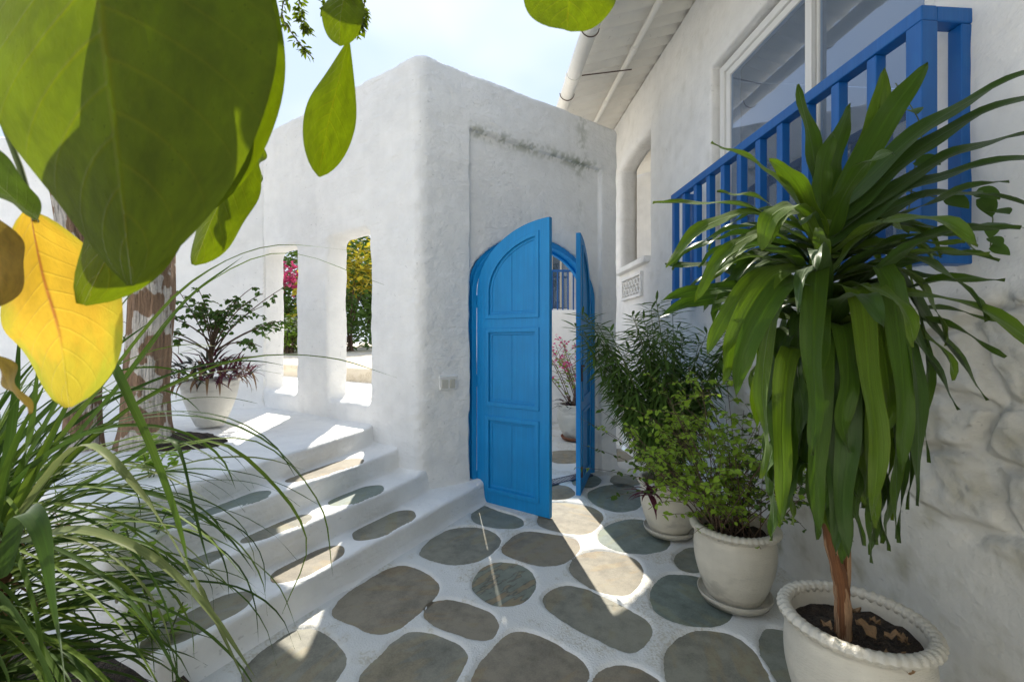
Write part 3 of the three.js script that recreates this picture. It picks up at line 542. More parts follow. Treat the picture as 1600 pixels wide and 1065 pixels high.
  const g = new THREE.BufferGeometry(); g.setAttribute('position', new THREE.Float32BufferAttribute(pos, 3)); g.setAttribute('uv', new THREE.Float32BufferAttribute(uv, 2)); g.setIndex(idx); const gg = g.toNonIndexed(); gg.computeVertexNormals();
  const roof = part('roof', gg, M.sheet, house);
  const gut = [], gprof = []; for (let i = 0; i <= 14; i++) { const a = Math.PI * (1 + i / 14); gprof.push([.068 * Math.cos(a), .068 * Math.sin(a)]); } for (let i = 14; i >= 0; i--) { const a = Math.PI * (1 + i / 14); gprof.push([.062 * Math.cos(a), .062 * Math.sin(a)]); }
  const gs = new THREE.Shape(gprof.map(p => new THREE.Vector2(...p)));
  gut.push(new THREE.ExtrudeGeometry(gs, { depth: 10.4, bevelEnabled: false }).rotateY(Math.PI / 2).translate(-2.1, 3.80, -.875));
  for (let s = -1.5; s < 8; s += 1.15) gut.push(new THREE.ExtrudeGeometry(new THREE.Shape(gprof.map(p => new THREE.Vector2(p[0] * 1.1, p[1] * 1.1))), { depth: .09, bevelEnabled: false }).rotateY(Math.PI / 2).translate(s, 3.80, -.875));
  part('gutter', gut, M.pvc, roof);
  const straps = []; for (let s = -1.1; s < 8; s += .95) straps.push(new THREE.TorusGeometry(.073, .004, 5, 14, Math.PI).rotateZ(Math.PI).rotateY(Math.PI / 2).translate(s, 3.80, -.875));
  part('gutter_strap', straps, M.iron, roof);
  part('purlin', [new THREE.CylinderGeometry(.026, .026, 10.4, 14).rotateZ(Math.PI / 2).translate(3.1, 3.945, -.36), ...[.4, 1.9, 3.3, 4.1, 5.0, 6.1].map(s => new THREE.CylinderGeometry(.031, .031, .1, 14).rotateZ(Math.PI / 2).translate(s, 3.945, -.36))], M.pvc, roof);
  for (const s of [2.2, 4.35, 6.3]) part('strut', new THREE.CylinderGeometry(.006, .006, .58, 6).rotateX(Math.PI / 2).rotateX(-.16).translate(s, 3.87, -.58), M.iron, roof);
}

// ------------------------------------------------------------------ beyond the wall: terrace, far wall and far house
{
  const strip = (t0, t1, y0, y1, slope = 0) => {                     // a slab parallel to the slit wall, behind it
    const P = (s, t) => [-.688 - .822 * s + .5695 * t, 3.323 + .5695 * s + .822 * t], e = t => (.5695 * t - .19) / .822, q = t1 > 5 ? [P(e(t0), t0), P(13, t0), P(13, t1), [-.5, 20]] : [P(e(t0), t0), P(9, t0), P(9, t1), P(e(t1), t1)];
    const s = new THREE.Shape(q.map(p => new THREE.Vector2(...p))), g = new THREE.ExtrudeGeometry(s, { depth: y1 - y0, bevelEnabled: true, bevelSize: .02, bevelThickness: .02, bevelSegments: 2 }).rotateX(-Math.PI / 2).translate(0, y0, 0), p = g.attributes.position;
    for (let i = 0; i < p.count; i++) if (p.getY(i) > y1 - .1) p.setY(i, p.getY(i) + slope * Math.max(0, slitL(p.getX(i), -p.getZ(i))[1] - t0));
    return planarUV(g);
  };
  struct('garden_step', strip(.26, .66, -.05, .62), M.plasterPlain); struct('garden_step', strip(.60, .98, -.05, .80), M.plasterPlain);
  struct('garden_terrace', strip(.95, 12, -.05, .96, .028), M.sand);
  const w = thing('far_wall', 'low sunlit white wall behind the potted bougainvillea beyond the doorway', 'wall', [.9, 0, -7.15]);
  part('plaster_wall', box(3.2, 1.79, .25, 0, .895, 0, .04, 4), M.plasterPlain, w);
  const h = thing('far_house', 'white house front with blue shutter and railing seen through the doorway', 'house', [1.1, 0, -8.6]);
  const s = new THREE.Shape([[-2.2, 0], [-2.2, 5.2], [2.4, 5.2], [2.4, 0]].map(p => new THREE.Vector2(...p))); s.holes.push(new THREE.Path([[-.36, 1.9], [.03, 1.9], [.03, 3.7], [-.36, 3.7]].map(p => new THREE.Vector2(...p))));
  part('facade', planarUV(new THREE.ExtrudeGeometry(s, { depth: .2, bevelEnabled: true, bevelSize: .012, bevelThickness: .012, bevelSegments: 2 }).translate(0, 0, -.1)), M.plasterPlain, h);
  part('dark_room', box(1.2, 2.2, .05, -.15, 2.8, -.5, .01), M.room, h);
  const fw = part('window', [box(.04, 1.8, .05, -.34, 2.8, .02), box(.04, 1.8, .05, .01, 2.8, .02), box(.3, .04, .048, -.165, 3.68, .02), box(.03, 1.72, .04, -.165, 2.8, .018)], M.cream, h);
  part('pane', planarUV(new THREE.PlaneGeometry(.31, 1.74).translate(-.165, 2.8, .01)), M.glass, fw);
  const st = part('shutter', [box(.03, 1.3, .04, .16, 2.75, .14), box(.03, 1.3, .04, .42, 2.75, .14), box(.24, .04, .038, .29, 3.38, .14), box(.24, .04, .038, .29, 2.12, .14), box(.24, .04, .038, .29, 2.75, .14)], M.rail, h);
  for (let i = 0; i < 14; i++) part('slat', box(.235, .012, .05, 0, 0, 0, .003).rotateX(.6).translate(.29, 2.18 + i * .088, .14), M.white, st);
  const r = new THREE.Group(); r.name = 'railing'; h.add(r);
  part('rail', box(.72, .04, .04, -.22, 2.58, .42), M.rail, r); part('rail', box(.72, .04, .04, -.22, 1.78, .42), M.rail, r);
  for (let i = 0; i < 8; i++) part('baluster', box(.026, .78, .026, -.56 + i * .097, 2.18, .42), M.rail, r);
}

// ------------------------------------------------------------------ plants: small leaves gathered by the hundred
const leafUV = [.5, 0, .5, .5, .5, 1];
function leafCloud(list, w = .5, fold = .25) {              // list of [point, direction, length, roll]; every leaf a folded lozenge of four faces
  const pos = [], idx = [], uv = [], s = new THREE.Vector3(), n = new THREE.Vector3(), up = new THREE.Vector3(0, 1, 0);
  for (const [p, d, L, roll, ww] of list) {
    s.crossVectors(d, up); if (s.lengthSq() < 1e-4) s.set(1, 0, 0); s.normalize(); n.crossVectors(s, d).normalize();
    const c = Math.cos(roll), q = Math.sin(roll), sx = s.x * c + n.x * q, sy = s.y * c + n.y * q, sz = s.z * c + n.z * q, nx = n.x * c - s.x * q, ny = n.y * c - s.y * q, nzz = n.z * c - s.z * q, W = L * (ww ?? w) / 2, F = W * fold, b = pos.length / 3;
    const put = (a, x, h, u, v) => { pos.push(p.x + d.x * a * L + sx * x + nx * h, p.y + d.y * a * L + sy * x + ny * h - .12 * L * a * a, p.z + d.z * a * L + sz * x + nzz * h); uv.push(u, v); };
    put(0, 0, 0, .5, 0); put(.32, W * .92, F, 1, .32); put(.68, W * .75, F, .9, .68); put(1, 0, 0, .5, 1); put(.68, -W * .75, F, .1, .68); put(.32, -W * .92, F, 0, .32); put(.5, 0, -F * .3, .5, .5);
    for (let k = 0; k < 6; k++) idx.push(b + 6, b + k, b + (k + 1) % 6);
  }
  const g = new THREE.BufferGeometry(); g.setAttribute('position', new THREE.Float32BufferAttribute(pos, 3)); g.setAttribute('uv', new THREE.Float32BufferAttribute(uv, 2)); g.setIndex(idx); g.computeVertexNormals(); return g;
}
const dirOf = (az, el) => new THREE.Vector3(Math.cos(el) * Math.cos(az), Math.sin(el), -Math.cos(el) * Math.sin(az));
function along(pts, t) { const f = clamp(t, 0, .9999) * (pts.length - 1), i = Math.floor(f); return pts[i].clone().lerp(pts[i + 1], f - i); }
// a garden shrub: stems, and leaves in clumps with gaps between
function shrub(name, label, category, X, Y, D, rx, ry, n, mat, L, o = {}) {
  const t = thing(name, label, category, [X, Y, -D]); reseed(o.seed ?? n + 3);
  const clumps = []; for (let i = 0; i < (o.clumps ?? 34); i++) { const a = R(0, 6.283), h = R(.06, 1), r = Math.sqrt(R(.05, 1)) * Math.pow(Math.sin(Math.min(1, h * .9 + .12) * Math.PI * .86), .6); clumps.push([new THREE.Vector3(Math.cos(a) * rx * r, h * ry, Math.sin(a) * rx * r * .8), R(.16, .34) * (o.cs ?? 1)]); }
  const stems = []; for (let i = 0; i < 14; i++) { const c = clumps[i][0]; stems.push(tube([new THREE.Vector3(R(-.12, .12), -.05, R(-.12, .12)), new THREE.Vector3(c.x * .4, c.y * .55, c.z * .4), c], u => .018 * (1 - .7 * u), 5)); }
  part('stems', stems, M.twig, t);
  const list = [], second = [];
  for (let i = 0; i < n; i++) { const [c, r] = clumps[i % clumps.length], a = R(0, 6.283), e = Math.asin(R(-1, 1)), q = Math.cbrt(R(.15, 1)) * r, p = c.clone().add(dirOf(a, e).multiplyScalar(q)); if (p.y < 0) p.y = R(0, .3); (o.second && (o.where ? o.where(p) : true) && rnd() < o.share ? second : list).push([p, dirOf(a + R(-.7, .7), R(-.6, .7)), L * R(.6, 1.25), R(-.8, .8)]); }
  part('foliage', leafCloud(list, o.w ?? .5), mat, t, 'stuff');
  if (second.length) part(o.secondName, leafCloud(second, .6), o.second, t, 'stuff');
  return t;
}
shrub('croton_shrub', 'yellow green croton shrub seen through the right slit opening', 'shrub', -3.75, 1.1, 10.3, 1.0, 2.3, 3000, M.bushGreen, .16, { second: M.croton, secondName: 'yellow_leaves', share: .7, where: p => p.y > 1.25 || p.x < -.5, seed: 3, cs: 1.3, clumps: 44 });
shrub('hedge_shrub', 'tall dark green shrub behind the croton, seen through the right slit', 'shrub', -4.0, 1.2, 13.2, 1.6, 4.4, 4200, M.bushGreen, .22, { seed: 21, cs: 1.9, clumps: 60 });
shrub('bougainvillea_shrub', 'pink flowering shrub seen through the left slit opening', 'shrub', -5.5, 1.1, 10.6, .95, 2.5, 2800, M.bushGreen, .14, { second: M.pink, secondName: 'flowers', share: .85, where: p => p.y > 1.35 && p.y < 2.0 && p.x > -.4, seed: 8, cs: 1.3, clumps: 44 });
shrub('hedge_shrub', 'dark green shrub behind the pink flowers, seen through the left slit', 'shrub', -6.9, 1.2, 13.6, 1.8, 4.6, 4200, M.bushGreen, .22, { seed: 31, cs: 1.9, clumps: 60 });
shrub('flowering_shrub', 'pale green shrub with white flowers low in the left slit opening', 'shrub', -4.85, 1.05, 9.7, .5, .95, 1300, M.lime, .1, { second: M.whiteFlower, secondName: 'flowers', share: .3, where: p => p.y > .45 && p.y < .75, seed: 14, cs: .8 });

// ------------------------------------------------------------------ pots
function ropeRing(r, y, tr, n, amp, seg = 160) {
  const pos = [], idx = [], uv = [], S = 10;
  for (let i = 0; i <= seg; i++) { const a = i / seg * 6.28319, k = 1 + amp * Math.cos(a * n); for (let j = 0; j <= S; j++) { const b = j / S * 6.28319, rr = r + tr * k * Math.cos(b); pos.push(rr * Math.cos(a), y + tr * k * .85 * Math.sin(b), rr * Math.sin(a)); uv.push(i / seg * 4, j / S * .2); if (i < seg && j < S) { const q = i * (S + 1) + j; idx.push(q, q + 1, q + S + 1, q + 1, q + S + 2, q + S + 1); } } }
  const g = new THREE.BufferGeometry(); g.setAttribute('position', new THREE.Float32BufferAttribute(pos, 3)); g.setAttribute('uv', new THREE.Float32BufferAttribute(uv, 2)); g.setIndex(idx); g.computeVertexNormals(); return g;
}
function soilDisc(r, y, s) { const g = new THREE.CircleGeometry(r, 48, 0, 6.28319), q = new THREE.RingGeometry(.001, r, 48, 14).rotateX(-Math.PI / 2), p = q.attributes.position; for (let i = 0; i < p.count; i++) p.setY(i, y + .03 * fbm(p.getX(i) * 9 + s, 1, p.getZ(i) * 9, 3) + .012 * nz(p.getX(i) * 40, s, p.getZ(i) * 40)); q.computeVertexNormals(); planarUV(q); return q; }
function pot(name, label, X, Y, D, r, h, mat, prof, o = {}) {
  const t = thing(name, label, 'plant pot', [X, Y, -D], R(0, 6), o.group);
  const outer = prof.map(([a, b]) => new THREE.Vector2(a * r, b * h)), inner = [[.9, 1.0], [.9, .86], [.86, .7], [.02, .68]].map(([a, b]) => new THREE.Vector2(a * r * (o.top ?? 1), b * h));
  const c = new THREE.SplineCurve(outer).getPoints(40);
  part('body', new THREE.LatheGeometry([new THREE.Vector2(.01, .01), ...c, ...inner], 72), mat, t);
  if (o.rope) part('rim', ropeRing(r * .985, h - .012, .021, 46, .16), mat, t);
  else part('rim', ropeRing(r * (o.top ?? 1) * .96, h, .014, 1, 0), mat, t);
  part('soil', soilDisc(r * .9 * (o.top ?? 1), h * .84, X * 7), M.soil, t);
  if (o.saucer) part('saucer', new THREE.LatheGeometry([[.01, -.004], [o.saucer * .92, -.004], [o.saucer, .022], [o.saucer * 1.02, .034], [o.saucer * .985, .036], [o.saucer * .9, .012], [.01, .012]].map(p => new THREE.Vector2(...p)), 64), o.saucerMat ?? mat, t);
  return t;
}
const barrel = [[.60, .0], [.66, .04], [.84, .25], [.97, .5], [1.0, .7], [.97, .87], [.955, .94], [1.0, 1.0]];
const egg = [[.55, 0], [.60, .03], [.82, .25], [.97, .5], [1.0, .68], [.93, .88], [.92, 1]];
const cone = [[.46, 0], [.50, .03], [.70, .3], [.88, .6], [.97, .85], [1, 1]];
reseed(404);
const potA = pot('plant_pot', 'cream glazed pot with rope rim holding the tall dracaena, nearest the camera', 1.115, .01, 1.455, .2, .40, M.pot, barrel, { rope: true });
const potB = pot('plant_pot', 'cream glazed pot with rope rim and saucer holding the lime green bush', 1.105, .03, 2.225, .188, .365, M.pot, barrel, { rope: true, saucer: .168 });
const potC = pot('plant_pot', 'cream pot on a saucer half hidden by foliage, nearest the door', 1.055, .03, 3.0, .19, .35, M.pot, barrel, { rope: true, saucer: .165 });
const potD = pot('plant_pot', 'white conical pot on the landing holding a small bonsai-like bush', -2.44, .62, 3.62, .205, .36, M.potWhite, cone, {});
const potE = pot('plant_pot', 'white egg-shaped pot on a terracotta saucer beyond the doorway', 0.84, .03, 5.85, .25, .44, M.potWhite, egg, { saucer: .2, saucerMat: M.terracotta, top: .92 });
// dry leaves lying on the soil of the near pot
reseed(11);
for (let i = 0; i < 9; i++) {
  const a = R(0, 6.283), q = R(.05, .14), L = i < 3 ? R(.07, .1) : R(.03, .06), b = new THREE.Vector3(1.125 + Math.cos(a) * q + (i < 3 ? .05 : 0), .365 + R(.0, .02), -1.46 + Math.sin(a) * q + (i < 3 ? .06 : 0)), az = R(0, 6.28);
  const m = part(numbered('dry_leaf'), ribbon(arc(b, az, R(.1, .6), L, R(.5, 1.6)), v => L * .3 * Math.pow(Math.sin(Math.PI * clamp(v, .02, .98)), .7), { across: 4, seg: 8, fold: .4, wave: .008, waves: 2 }), M.dry, scene);
  tag(m, i < 3 ? 'large curled brown dry leaf lying right of the stem on the dracaena pot soil' : 'small dry leaf scrap on the soil of the dracaena pot', 'dry leaf', i < 3 ? 'large dry leaves on the soil' : 'dry leaf scraps on the soil');
}

// ------------------------------------------------------------------ the dracaena
{
  const t = thing('dracaena', 'tall dracaena with long drooping strap leaves in the nearest pot', 'plant', [1.1, .34, -1.46]);
  const o = t.position, L = v => v.clone().sub(o), sides = 10;
  const st1 = [at(1318, 1010, 1.46), at(1317, 940, 1.46), at(1312, 900, 1.46), at(1296, 830, 1.46), at(1290, 700, 1.46), at(1288, 500, 1.45), at(1287, 370, 1.45)].map(L);
  const st2 = [at(1316, 945, 1.46), at(1322, 900, 1.47), at(1322, 830, 1.48), at(1325, 700, 1.49), at(1322, 560, 1.49)].map(L);
  part('stem', tube(st1, u => .026 - .012 * u + .0015 * Math.sin(u * 60), sides, 40), M.stem, t); part('stem', tube(st2, u => .016 - .005 * u, sides, 24), M.stem, t);
  const wf = hw => v => hw * Math.min(1, .42 + v * 3.2) * Math.pow(clamp(1 - Math.pow(v, 3.2), 0.0, 1), .62);
  const put = (pts, hw, o2 = {}) => part('leaf', ribbon(pts.map(L), wf(hw), { across: 4, seg: 18, fold: .24, wave: .007, waves: 2.6, phase: R(0, 6), ...o2 }), o2.mat ?? [M.strapLight, M.strap, M.strap, M.strapDark][Math.floor(R(0, 4))], t);
  reseed(2024);
  const px = (l, hw, o2) => put(l.map(([x, y, d]) => at(x, y, d)), .78 * hw / FOC * l[1][2], { hint: new THREE.Vector3(R(-.2, .2), 1, .55), ...o2 });
  px([[1292, 345, 1.43], [1350, 285, 1.40], [1440, 205, 1.36], [1530, 150, 1.32], [1625, 103, 1.28]], 25); px([[1295, 360, 1.43], [1390, 270, 1.38], [1500, 195, 1.33], [1640, 138, 1.28]], 27);
  px([[1298, 370, 1.42], [1420, 280, 1.36], [1520, 230, 1.32], [1640, 203, 1.28]], 22); px([[1298, 385, 1.41], [1400, 305, 1.36], [1500, 268, 1.31], [1645, 238, 1.26]], 27);
  px([[1298, 395, 1.45], [1420, 315, 1.43], [1530, 303, 1.38], [1650, 335, 1.33]], 22); px([[1298, 395, 1.43], [1400, 350, 1.40], [1480, 362, 1.36], [1540, 400, 1.34]], 20);
  px([[1286, 360, 1.42], [1272, 250, 1.40], [1246, 132, 1.36]], 24, { hint: new THREE.Vector3(.3, 0, 1) }); px([[1292, 350, 1.47], [1362, 210, 1.46], [1384, 104, 1.44]], 22, { hint: new THREE.Vector3(-.3, 0, 1) });
  px([[1295, 350, 1.44], [1390, 180, 1.42], [1450, 98, 1.38]], 24, { hint: new THREE.Vector3(-.6, .2, 1) }); px([[1285, 350, 1.5], [1300, 250, 1.54], [1330, 160, 1.58]], 22, { hint: new THREE.Vector3(.1, 0, 1) });
  px([[1280, 362, 1.42], [1200, 268, 1.36], [1112, 221, 1.30]], 21, { mat: M.strapLight }); px([[1288, 355, 1.4], [1283, 270, 1.37], [1302, 205, 1.36]], 20, { hint: new THREE.Vector3(0, 0, 1) });
  px([[1278, 372, 1.41], [1160, 322, 1.35], [1020, 317, 1.30]], 17, { mat: M.strapLight }); px([[1278, 388, 1.40], [1180, 335, 1.33], [1100, 355, 1.29], [1040, 416, 1.27]], 20, { mat: M.strapLight });
  px([[1276, 400, 1.41], [1190, 365, 1.36], [1125, 405, 1.33], [1086, 472, 1.32]], 19, { mat: M.strapLight }); px([[1278, 378, 1.44], [1190, 312, 1.42], [1120, 300, 1.40]], 18);
  px([[1284, 395, 1.36], [1245, 325, 1.25], [1205, 340, 1.20], [1190, 392, 1.2]], 24, { mat: M.strapLight }); px([[1276, 410, 1.44], [1190, 395, 1.42], [1120, 470, 1.42]], 18);
  px([[1300, 420, 1.38], [1380, 345, 1.28], [1420, 365, 1.25]], 22, { mat: M.strapLight }); px([[1300, 440, 1.38], [1400, 420, 1.28], [1460, 480, 1.25], [1480, 540, 1.26]], 24);
  px([[1300, 450, 1.38], [1400, 450, 1.3], [1480, 540, 1.27], [1545, 625, 1.27]], 30); px([[1300, 470, 1.36], [1390, 470, 1.26], [1450, 560, 1.22], [1500, 640, 1.22]], 28);
  px([[1300, 400, 1.4], [1420, 380, 1.34], [1490, 440, 1.33]], 19); px([[1278, 430, 1.38], [1210, 430, 1.3], [1150, 520, 1.28], [1130, 600, 1.28]], 22, { mat: M.strapLight });
  px([[1280, 440, 1.36], [1220, 450, 1.27], [1165, 545, 1.24], [1150, 620, 1.25]], 24); px([[1278, 420, 1.40], [1195, 425, 1.35], [1130, 500, 1.33], [1105, 555, 1.33]], 19, { mat: M.strapLight });
  // hanging leaves all round the stem
  const hang = (y, az, out, bottom, hw, D0 = 1.45) => {
    const b = at(1288, y, D0), r = out, p1 = b.clone().add(dirOf(az, R(.2, .6)).multiplyScalar(r * .55)), p2 = b.clone().add(dirOf(az, 0).multiplyScalar(r)).add(new THREE.Vector3(0, .03, 0)), p3 = p2.clone().add(dirOf(az, 0).multiplyScalar(r * .28)), p5 = p2.clone().add(dirOf(az, 0).multiplyScalar(r * .30));
    p3.y = mix(p2.y, bottom, .42); p5.y = bottom; const p4 = p3.clone().lerp(p5, .55).add(dirOf(az + 1.57, 0).multiplyScalar(R(-.02, .02)));
    put([b, p1, p2, p3, p4, p5], hw, { hint: dirOf(az, .75), seg: 20, wave: .010, twist: R(-.7, .7), fold: .2 });
  };
  for (let i = 0; i < 84; i++) {
    const k = i / 84, az = i * 2.39996 + R(-.3, .3), y = mix(480, 745, k) + R(-25, 25), away = Math.sin(az) > .3;
    hang(y, az, R(.05, .155) * mix(1.05, .8, k), mix(1.10, .70, Math.pow(k, .55)) + R(-.10, .12), R(.024, .037), away ? 1.47 : 1.44);
  }
  for (let i = 0; i < 64; i++) {                                                    // half raised leaves in the crown
    const az = i * 2.39996 + R(-.3, .3), b = at(1288, R(345, 540), 1.45), right = Math.cos(az) > .5, len = (right ? R(.35, .46) : R(.40, .64));
    put(arc(b, az, R(.0, .95), len, R(.7, 1.8), 7, R(1.1, 1.9)), R(.022, .034), { hint: new THREE.Vector3(0, 1, .4), twist: R(-.8, .8), wave: .009 });
  }
  for (const [az, y, out, b] of [[-1.57, 520, .16, .78], [-1.2, 470, .2, .86], [-1.9, 480, .2, .82], [-2.3, 540, .16, .74], [-.9, 560, .15, .72], [-1.5, 600, .12, .66], [-2.0, 610, .13, .68], [-1.05, 620, .11, .7], [-2.6, 560, .17, .75], [-.6, 540, .16, .8], [-1.75, 560, .15, .69], [-1.3, 570, .15, .74], [-1.6, 450, .2, .95], [-2.2, 450, .2, .98], [-1.0, 450, .19, .96], [-2.7, 500, .2, .88], [-.5, 500, .17, .9], [-1.85, 640, .1, .64], [-1.2, 650, .1, .66]]) hang(y, az + R(-.15, .15), out, b, R(.027, .036));
}

// ------------------------------------------------------------------ bushes in the other pots
function bush(name, label, category, base, stems, leafFn, mat, o = {}) {
  const t = thing(name, label, category, base.toArray()), twigs = [], leaves = [], extra = [];
  for (const s of stems) {
    twigs.push(tube(s.pts, u => (s.r ?? .004) * (1 - .65 * u), 5, 8)); leafFn(s, leaves, extra, twigs);
  }
  part('twigs', twigs, o.twig ?? M.twig, t, 'stuff'); part('foliage', leafCloud(leaves, o.w ?? .6), mat, t, 'stuff');
  if (extra.length) part(o.extraName, leafCloud(extra, o.w ?? .6), o.extra, t, 'stuff');
  return t;
}
{
  reseed(31);                                                                      // narrow-leaved plant, nearest the door
  const stems = []; for (let i = 0; i < 44; i++) { const az = i < 14 ? R(2.5, 3.9) : R(0, 6.283), lean = i < 14 ? R(1.08, 1.32) : R(1.15, 1.52); stems.push({ pts: arc(new THREE.Vector3(R(-.08, .08), 0, R(-.08, .08)), az, lean, R(.6, 1.34), R(.1, .4)), r: .006 }); }
  bush('narrow_leaf_shrub', 'tall dark green shrub of narrow drooping leaves in the pot nearest the door', 'shrub', new THREE.Vector3(1.055, .34, -3.0), stems, (s, l) => {
    for (let k = 0; k < 84; k++) { const v = .25 + .75 * Math.pow(k / 84, .8), az = k * 2.4 + R(-.3, .3); l.push([along(s.pts, v), dirOf(az, mix(-.75, .45, Math.pow(v, 6)) + R(-.25, .25)), R(.10, .18), R(-.4, .4)]); }
  }, M.oleander, { w: .13, twig: M.greenTwig });
  reseed(62);                                                                      // twiggy lime bush
  const st = []; for (let i = 0; i < 66; i++) { const az = R(0, 6.283), l = R(.35, .85); st.push({ pts: arc(new THREE.Vector3(R(-.1, .1), 0, R(-.1, .1)), i % 2 ? az : R(2.3, 4.2), R(.75, 1.5), l, R(-.1, .6)), r: .003 }); }
  bush('lime_bush', 'twiggy bush of small lime green leaves in the middle pot', 'shrub', new THREE.Vector3(1.09, .32, -2.225), st, (s, l, e, tw) => {
    for (let q = 0; q < 6; q++) { const p = along(s.pts, R(.3, 1)), sub = arc(p, R(0, 6.283), R(-.2, 1.1), R(.06, .24), R(.1, 1), 4); tw.push(tube(sub, .0013, 4, 4)); for (let k = 0; k < 8; k++) { const a = R(0, 6.283); const left = s.pts[5].x < .06; (left || rnd() < .25 ? l : e).push([along(sub, R(.2, 1)), dirOf(a, R(-.8, .4)), R(.018, .036), R(-1, 1)]); } }
  }, M.lime, { w: .85, extra: M.bushGreen, extraName: 'dark_foliage' });
  reseed(63);                                                                      // long loose shoots reaching left in front of the wall
  const ls = []; for (const [az, el, L] of [[3.0, .35, .62], [3.3, .62, .66], [2.8, .75, .72], [3.5, .2, .5], [3.1, .95, .7]]) ls.push({ pts: arc(new THREE.Vector3(0, 0, 0), az, el, L, .35), r: .0022 });
  bush('trailing_shoots', 'thin loose shoots with a few small leaves reaching left from the pots', 'plant', new THREE.Vector3(.98, .42, -2.62), ls, (s, l) => { for (let k = 0; k < 16; k++) l.push([along(s.pts, R(.3, 1)), dirOf(R(0, 6.28), R(-.9, .2)), R(.022, .04), R(-1, 1)]); }, M.bushGreen, { w: .85 });
  reseed(64);
  const p = thing('purple_plant', 'small purple leaved plant at the left edge of the pot nearest the door', 'plant', [.86, .35, -2.78]);
  for (let i = 0; i < 30; i++) part('leaf', ribbon(arc(new THREE.Vector3(R(-.02, .02), 0, R(-.02, .02)), R(1.7, 5.2), R(-.3, 1.3), R(.10, .19), R(.5, 1.5)), v => .012 * Math.sin(Math.PI * Math.pow(clamp(v, .03, .97), .7)), { seg: 6 }), M.purple, p);
}
{
  reseed(70);                                                                      // bonsai-like bush and its spiky underplanting on the landing
  const t = [-2.44, 1.0, -3.62], st = [{ pts: [[0, 0, 0], [.02, .10, 0], [-.01, .2, .0], [.03, .3, 0]].map(p => new THREE.Vector3(...p)), r: .02 }];
  const top = new THREE.Vector3(.02, .22, 0);
  for (let i = 0; i < 20; i++) st.push({ pts: arc(top.clone().add(new THREE.Vector3(R(-.02, .02), R(-.06, .06), 0)), i < 6 ? R(-.5, .6) : R(0, 6.283), R(.35, 1.5), R(.36, i < 5 ? .72 : .6), R(.2, .9)), r: .007 });
  bush('bonsai_bush', 'small open branched green bush in the white pot on the landing', 'shrub', new THREE.Vector3(...t), st, (s, l, e, tw) => {
    if (s.r > .015) return;
    for (let q = 0; q < 6; q++) { const p = along(s.pts, R(.35, 1)), sub = arc(p, R(0, 6.283), R(-.3, .9), R(.05, .18), R(.2, 1.4), 4); tw.push(tube(sub, .0018, 4, 4)); for (let k = 0; k < 8; k++) l.push([along(sub, R(.15, 1)), dirOf(R(0, 6.28), R(-.9, .2)), R(.025, .045), R(-1, 1)]); }
  }, M.bushGreen, { w: .85 });
  const r = thing('spiky_plant', 'purple green rosettes with brown dead leaves spilling over the white landing pot', 'plant', [-2.44, 1.0, -3.62]);
  reseed(71);
  for (let i = 0; i < 250; i++) { const a = R(0, 6.283), q = Math.sqrt(R(.005, 1)) * .31, b = new THREE.Vector3(Math.cos(a) * q, R(-.02, .21) * (1 - (q / .33) ** 2), Math.sin(a) * q), dead = i % 6 === 0 && q > .13; part(dead ? 'dead_leaf' : 'leaf', ribbon(arc(b, -a + R(-.9, .9), dead ? R(-1, -.2) : R(-.25, 1.25), R(.10, .19), dead ? R(.6, 1.2) : R(.2, 1)), v => .0125 * Math.pow(clamp(1 - v, 0, 1), .7), { seg: 5, fold: .5 }), dead ? M.dry : (Math.cos(a) > .35 ? rnd() < .75 : rnd() < .2) ? M.purple : M.rhoeo, r); }
  reseed(80);                                                                      // potted bougainvillea beyond the door
  const sb = []; for (let i = 0; i < 26; i++) sb.push({ pts: arc(new THREE.Vector3(R(-.08, .08), 0, R(-.08, .08)), R(0, 6.283), R(.95, 1.5), R(.6, 1.05), R(-.1, .5)), r: .007 });
  bush('bougainvillea', 'bare stemmed bougainvillea with pink flowers in the pot beyond the doorway', 'shrub', new THREE.Vector3(.84, .40, -5.85), sb, (s, l, e, tw) => { for (let q = 0; q < 3; q++) { const sub = arc(along(s.pts, R(.4, .9)), R(0, 6.28), R(0, 1.2), R(.1, .3), R(.1, .9), 4); tw.push(tube(sub, .0025, 4, 4)); } for (let k = 0; k < 12; k++) l.push([along(s.pts, R(.4, 1)), dirOf(R(0, 6.28), R(-.6, .5)), R(.03, .06), R(-1, 1)]); for (let k = 0; k < 11; k++) e.push([along(s.pts, R(.78, 1)).add(new THREE.Vector3(R(-.05, .05), R(-.03, .05), R(-.05, .05))), dirOf(R(0, 6.28), R(-.5, .9)), R(.035, .055), R(-1, 1)]); }, M.lime, { w: .7, extra: M.pink, extraName: 'flowers', twig: std({ color: C(.17, .10, .07), roughness: .9 }) });
  const r2 = thing('spiky_plant', 'purple rosettes hanging over the edge of the pot beyond the doorway', 'plant', [.84, .44, -5.85]);
  for (let i = 0; i < 70; i++) { const a = R(0, 6.283), q = R(.05, .22), b = new THREE.Vector3(Math.cos(a) * q, R(-.02, .08), Math.sin(a) * q); part('leaf', ribbon(arc(b, -a + R(-.8, .8), R(-.2, 1.2), R(.10, .2), R(.3, 1.6)), v => .014 * Math.pow(clamp(1 - v, 0, 1), .7), { seg: 5, fold: .4 }), rnd() < .5 ? M.purple : M.rhoeo, r2); }
}

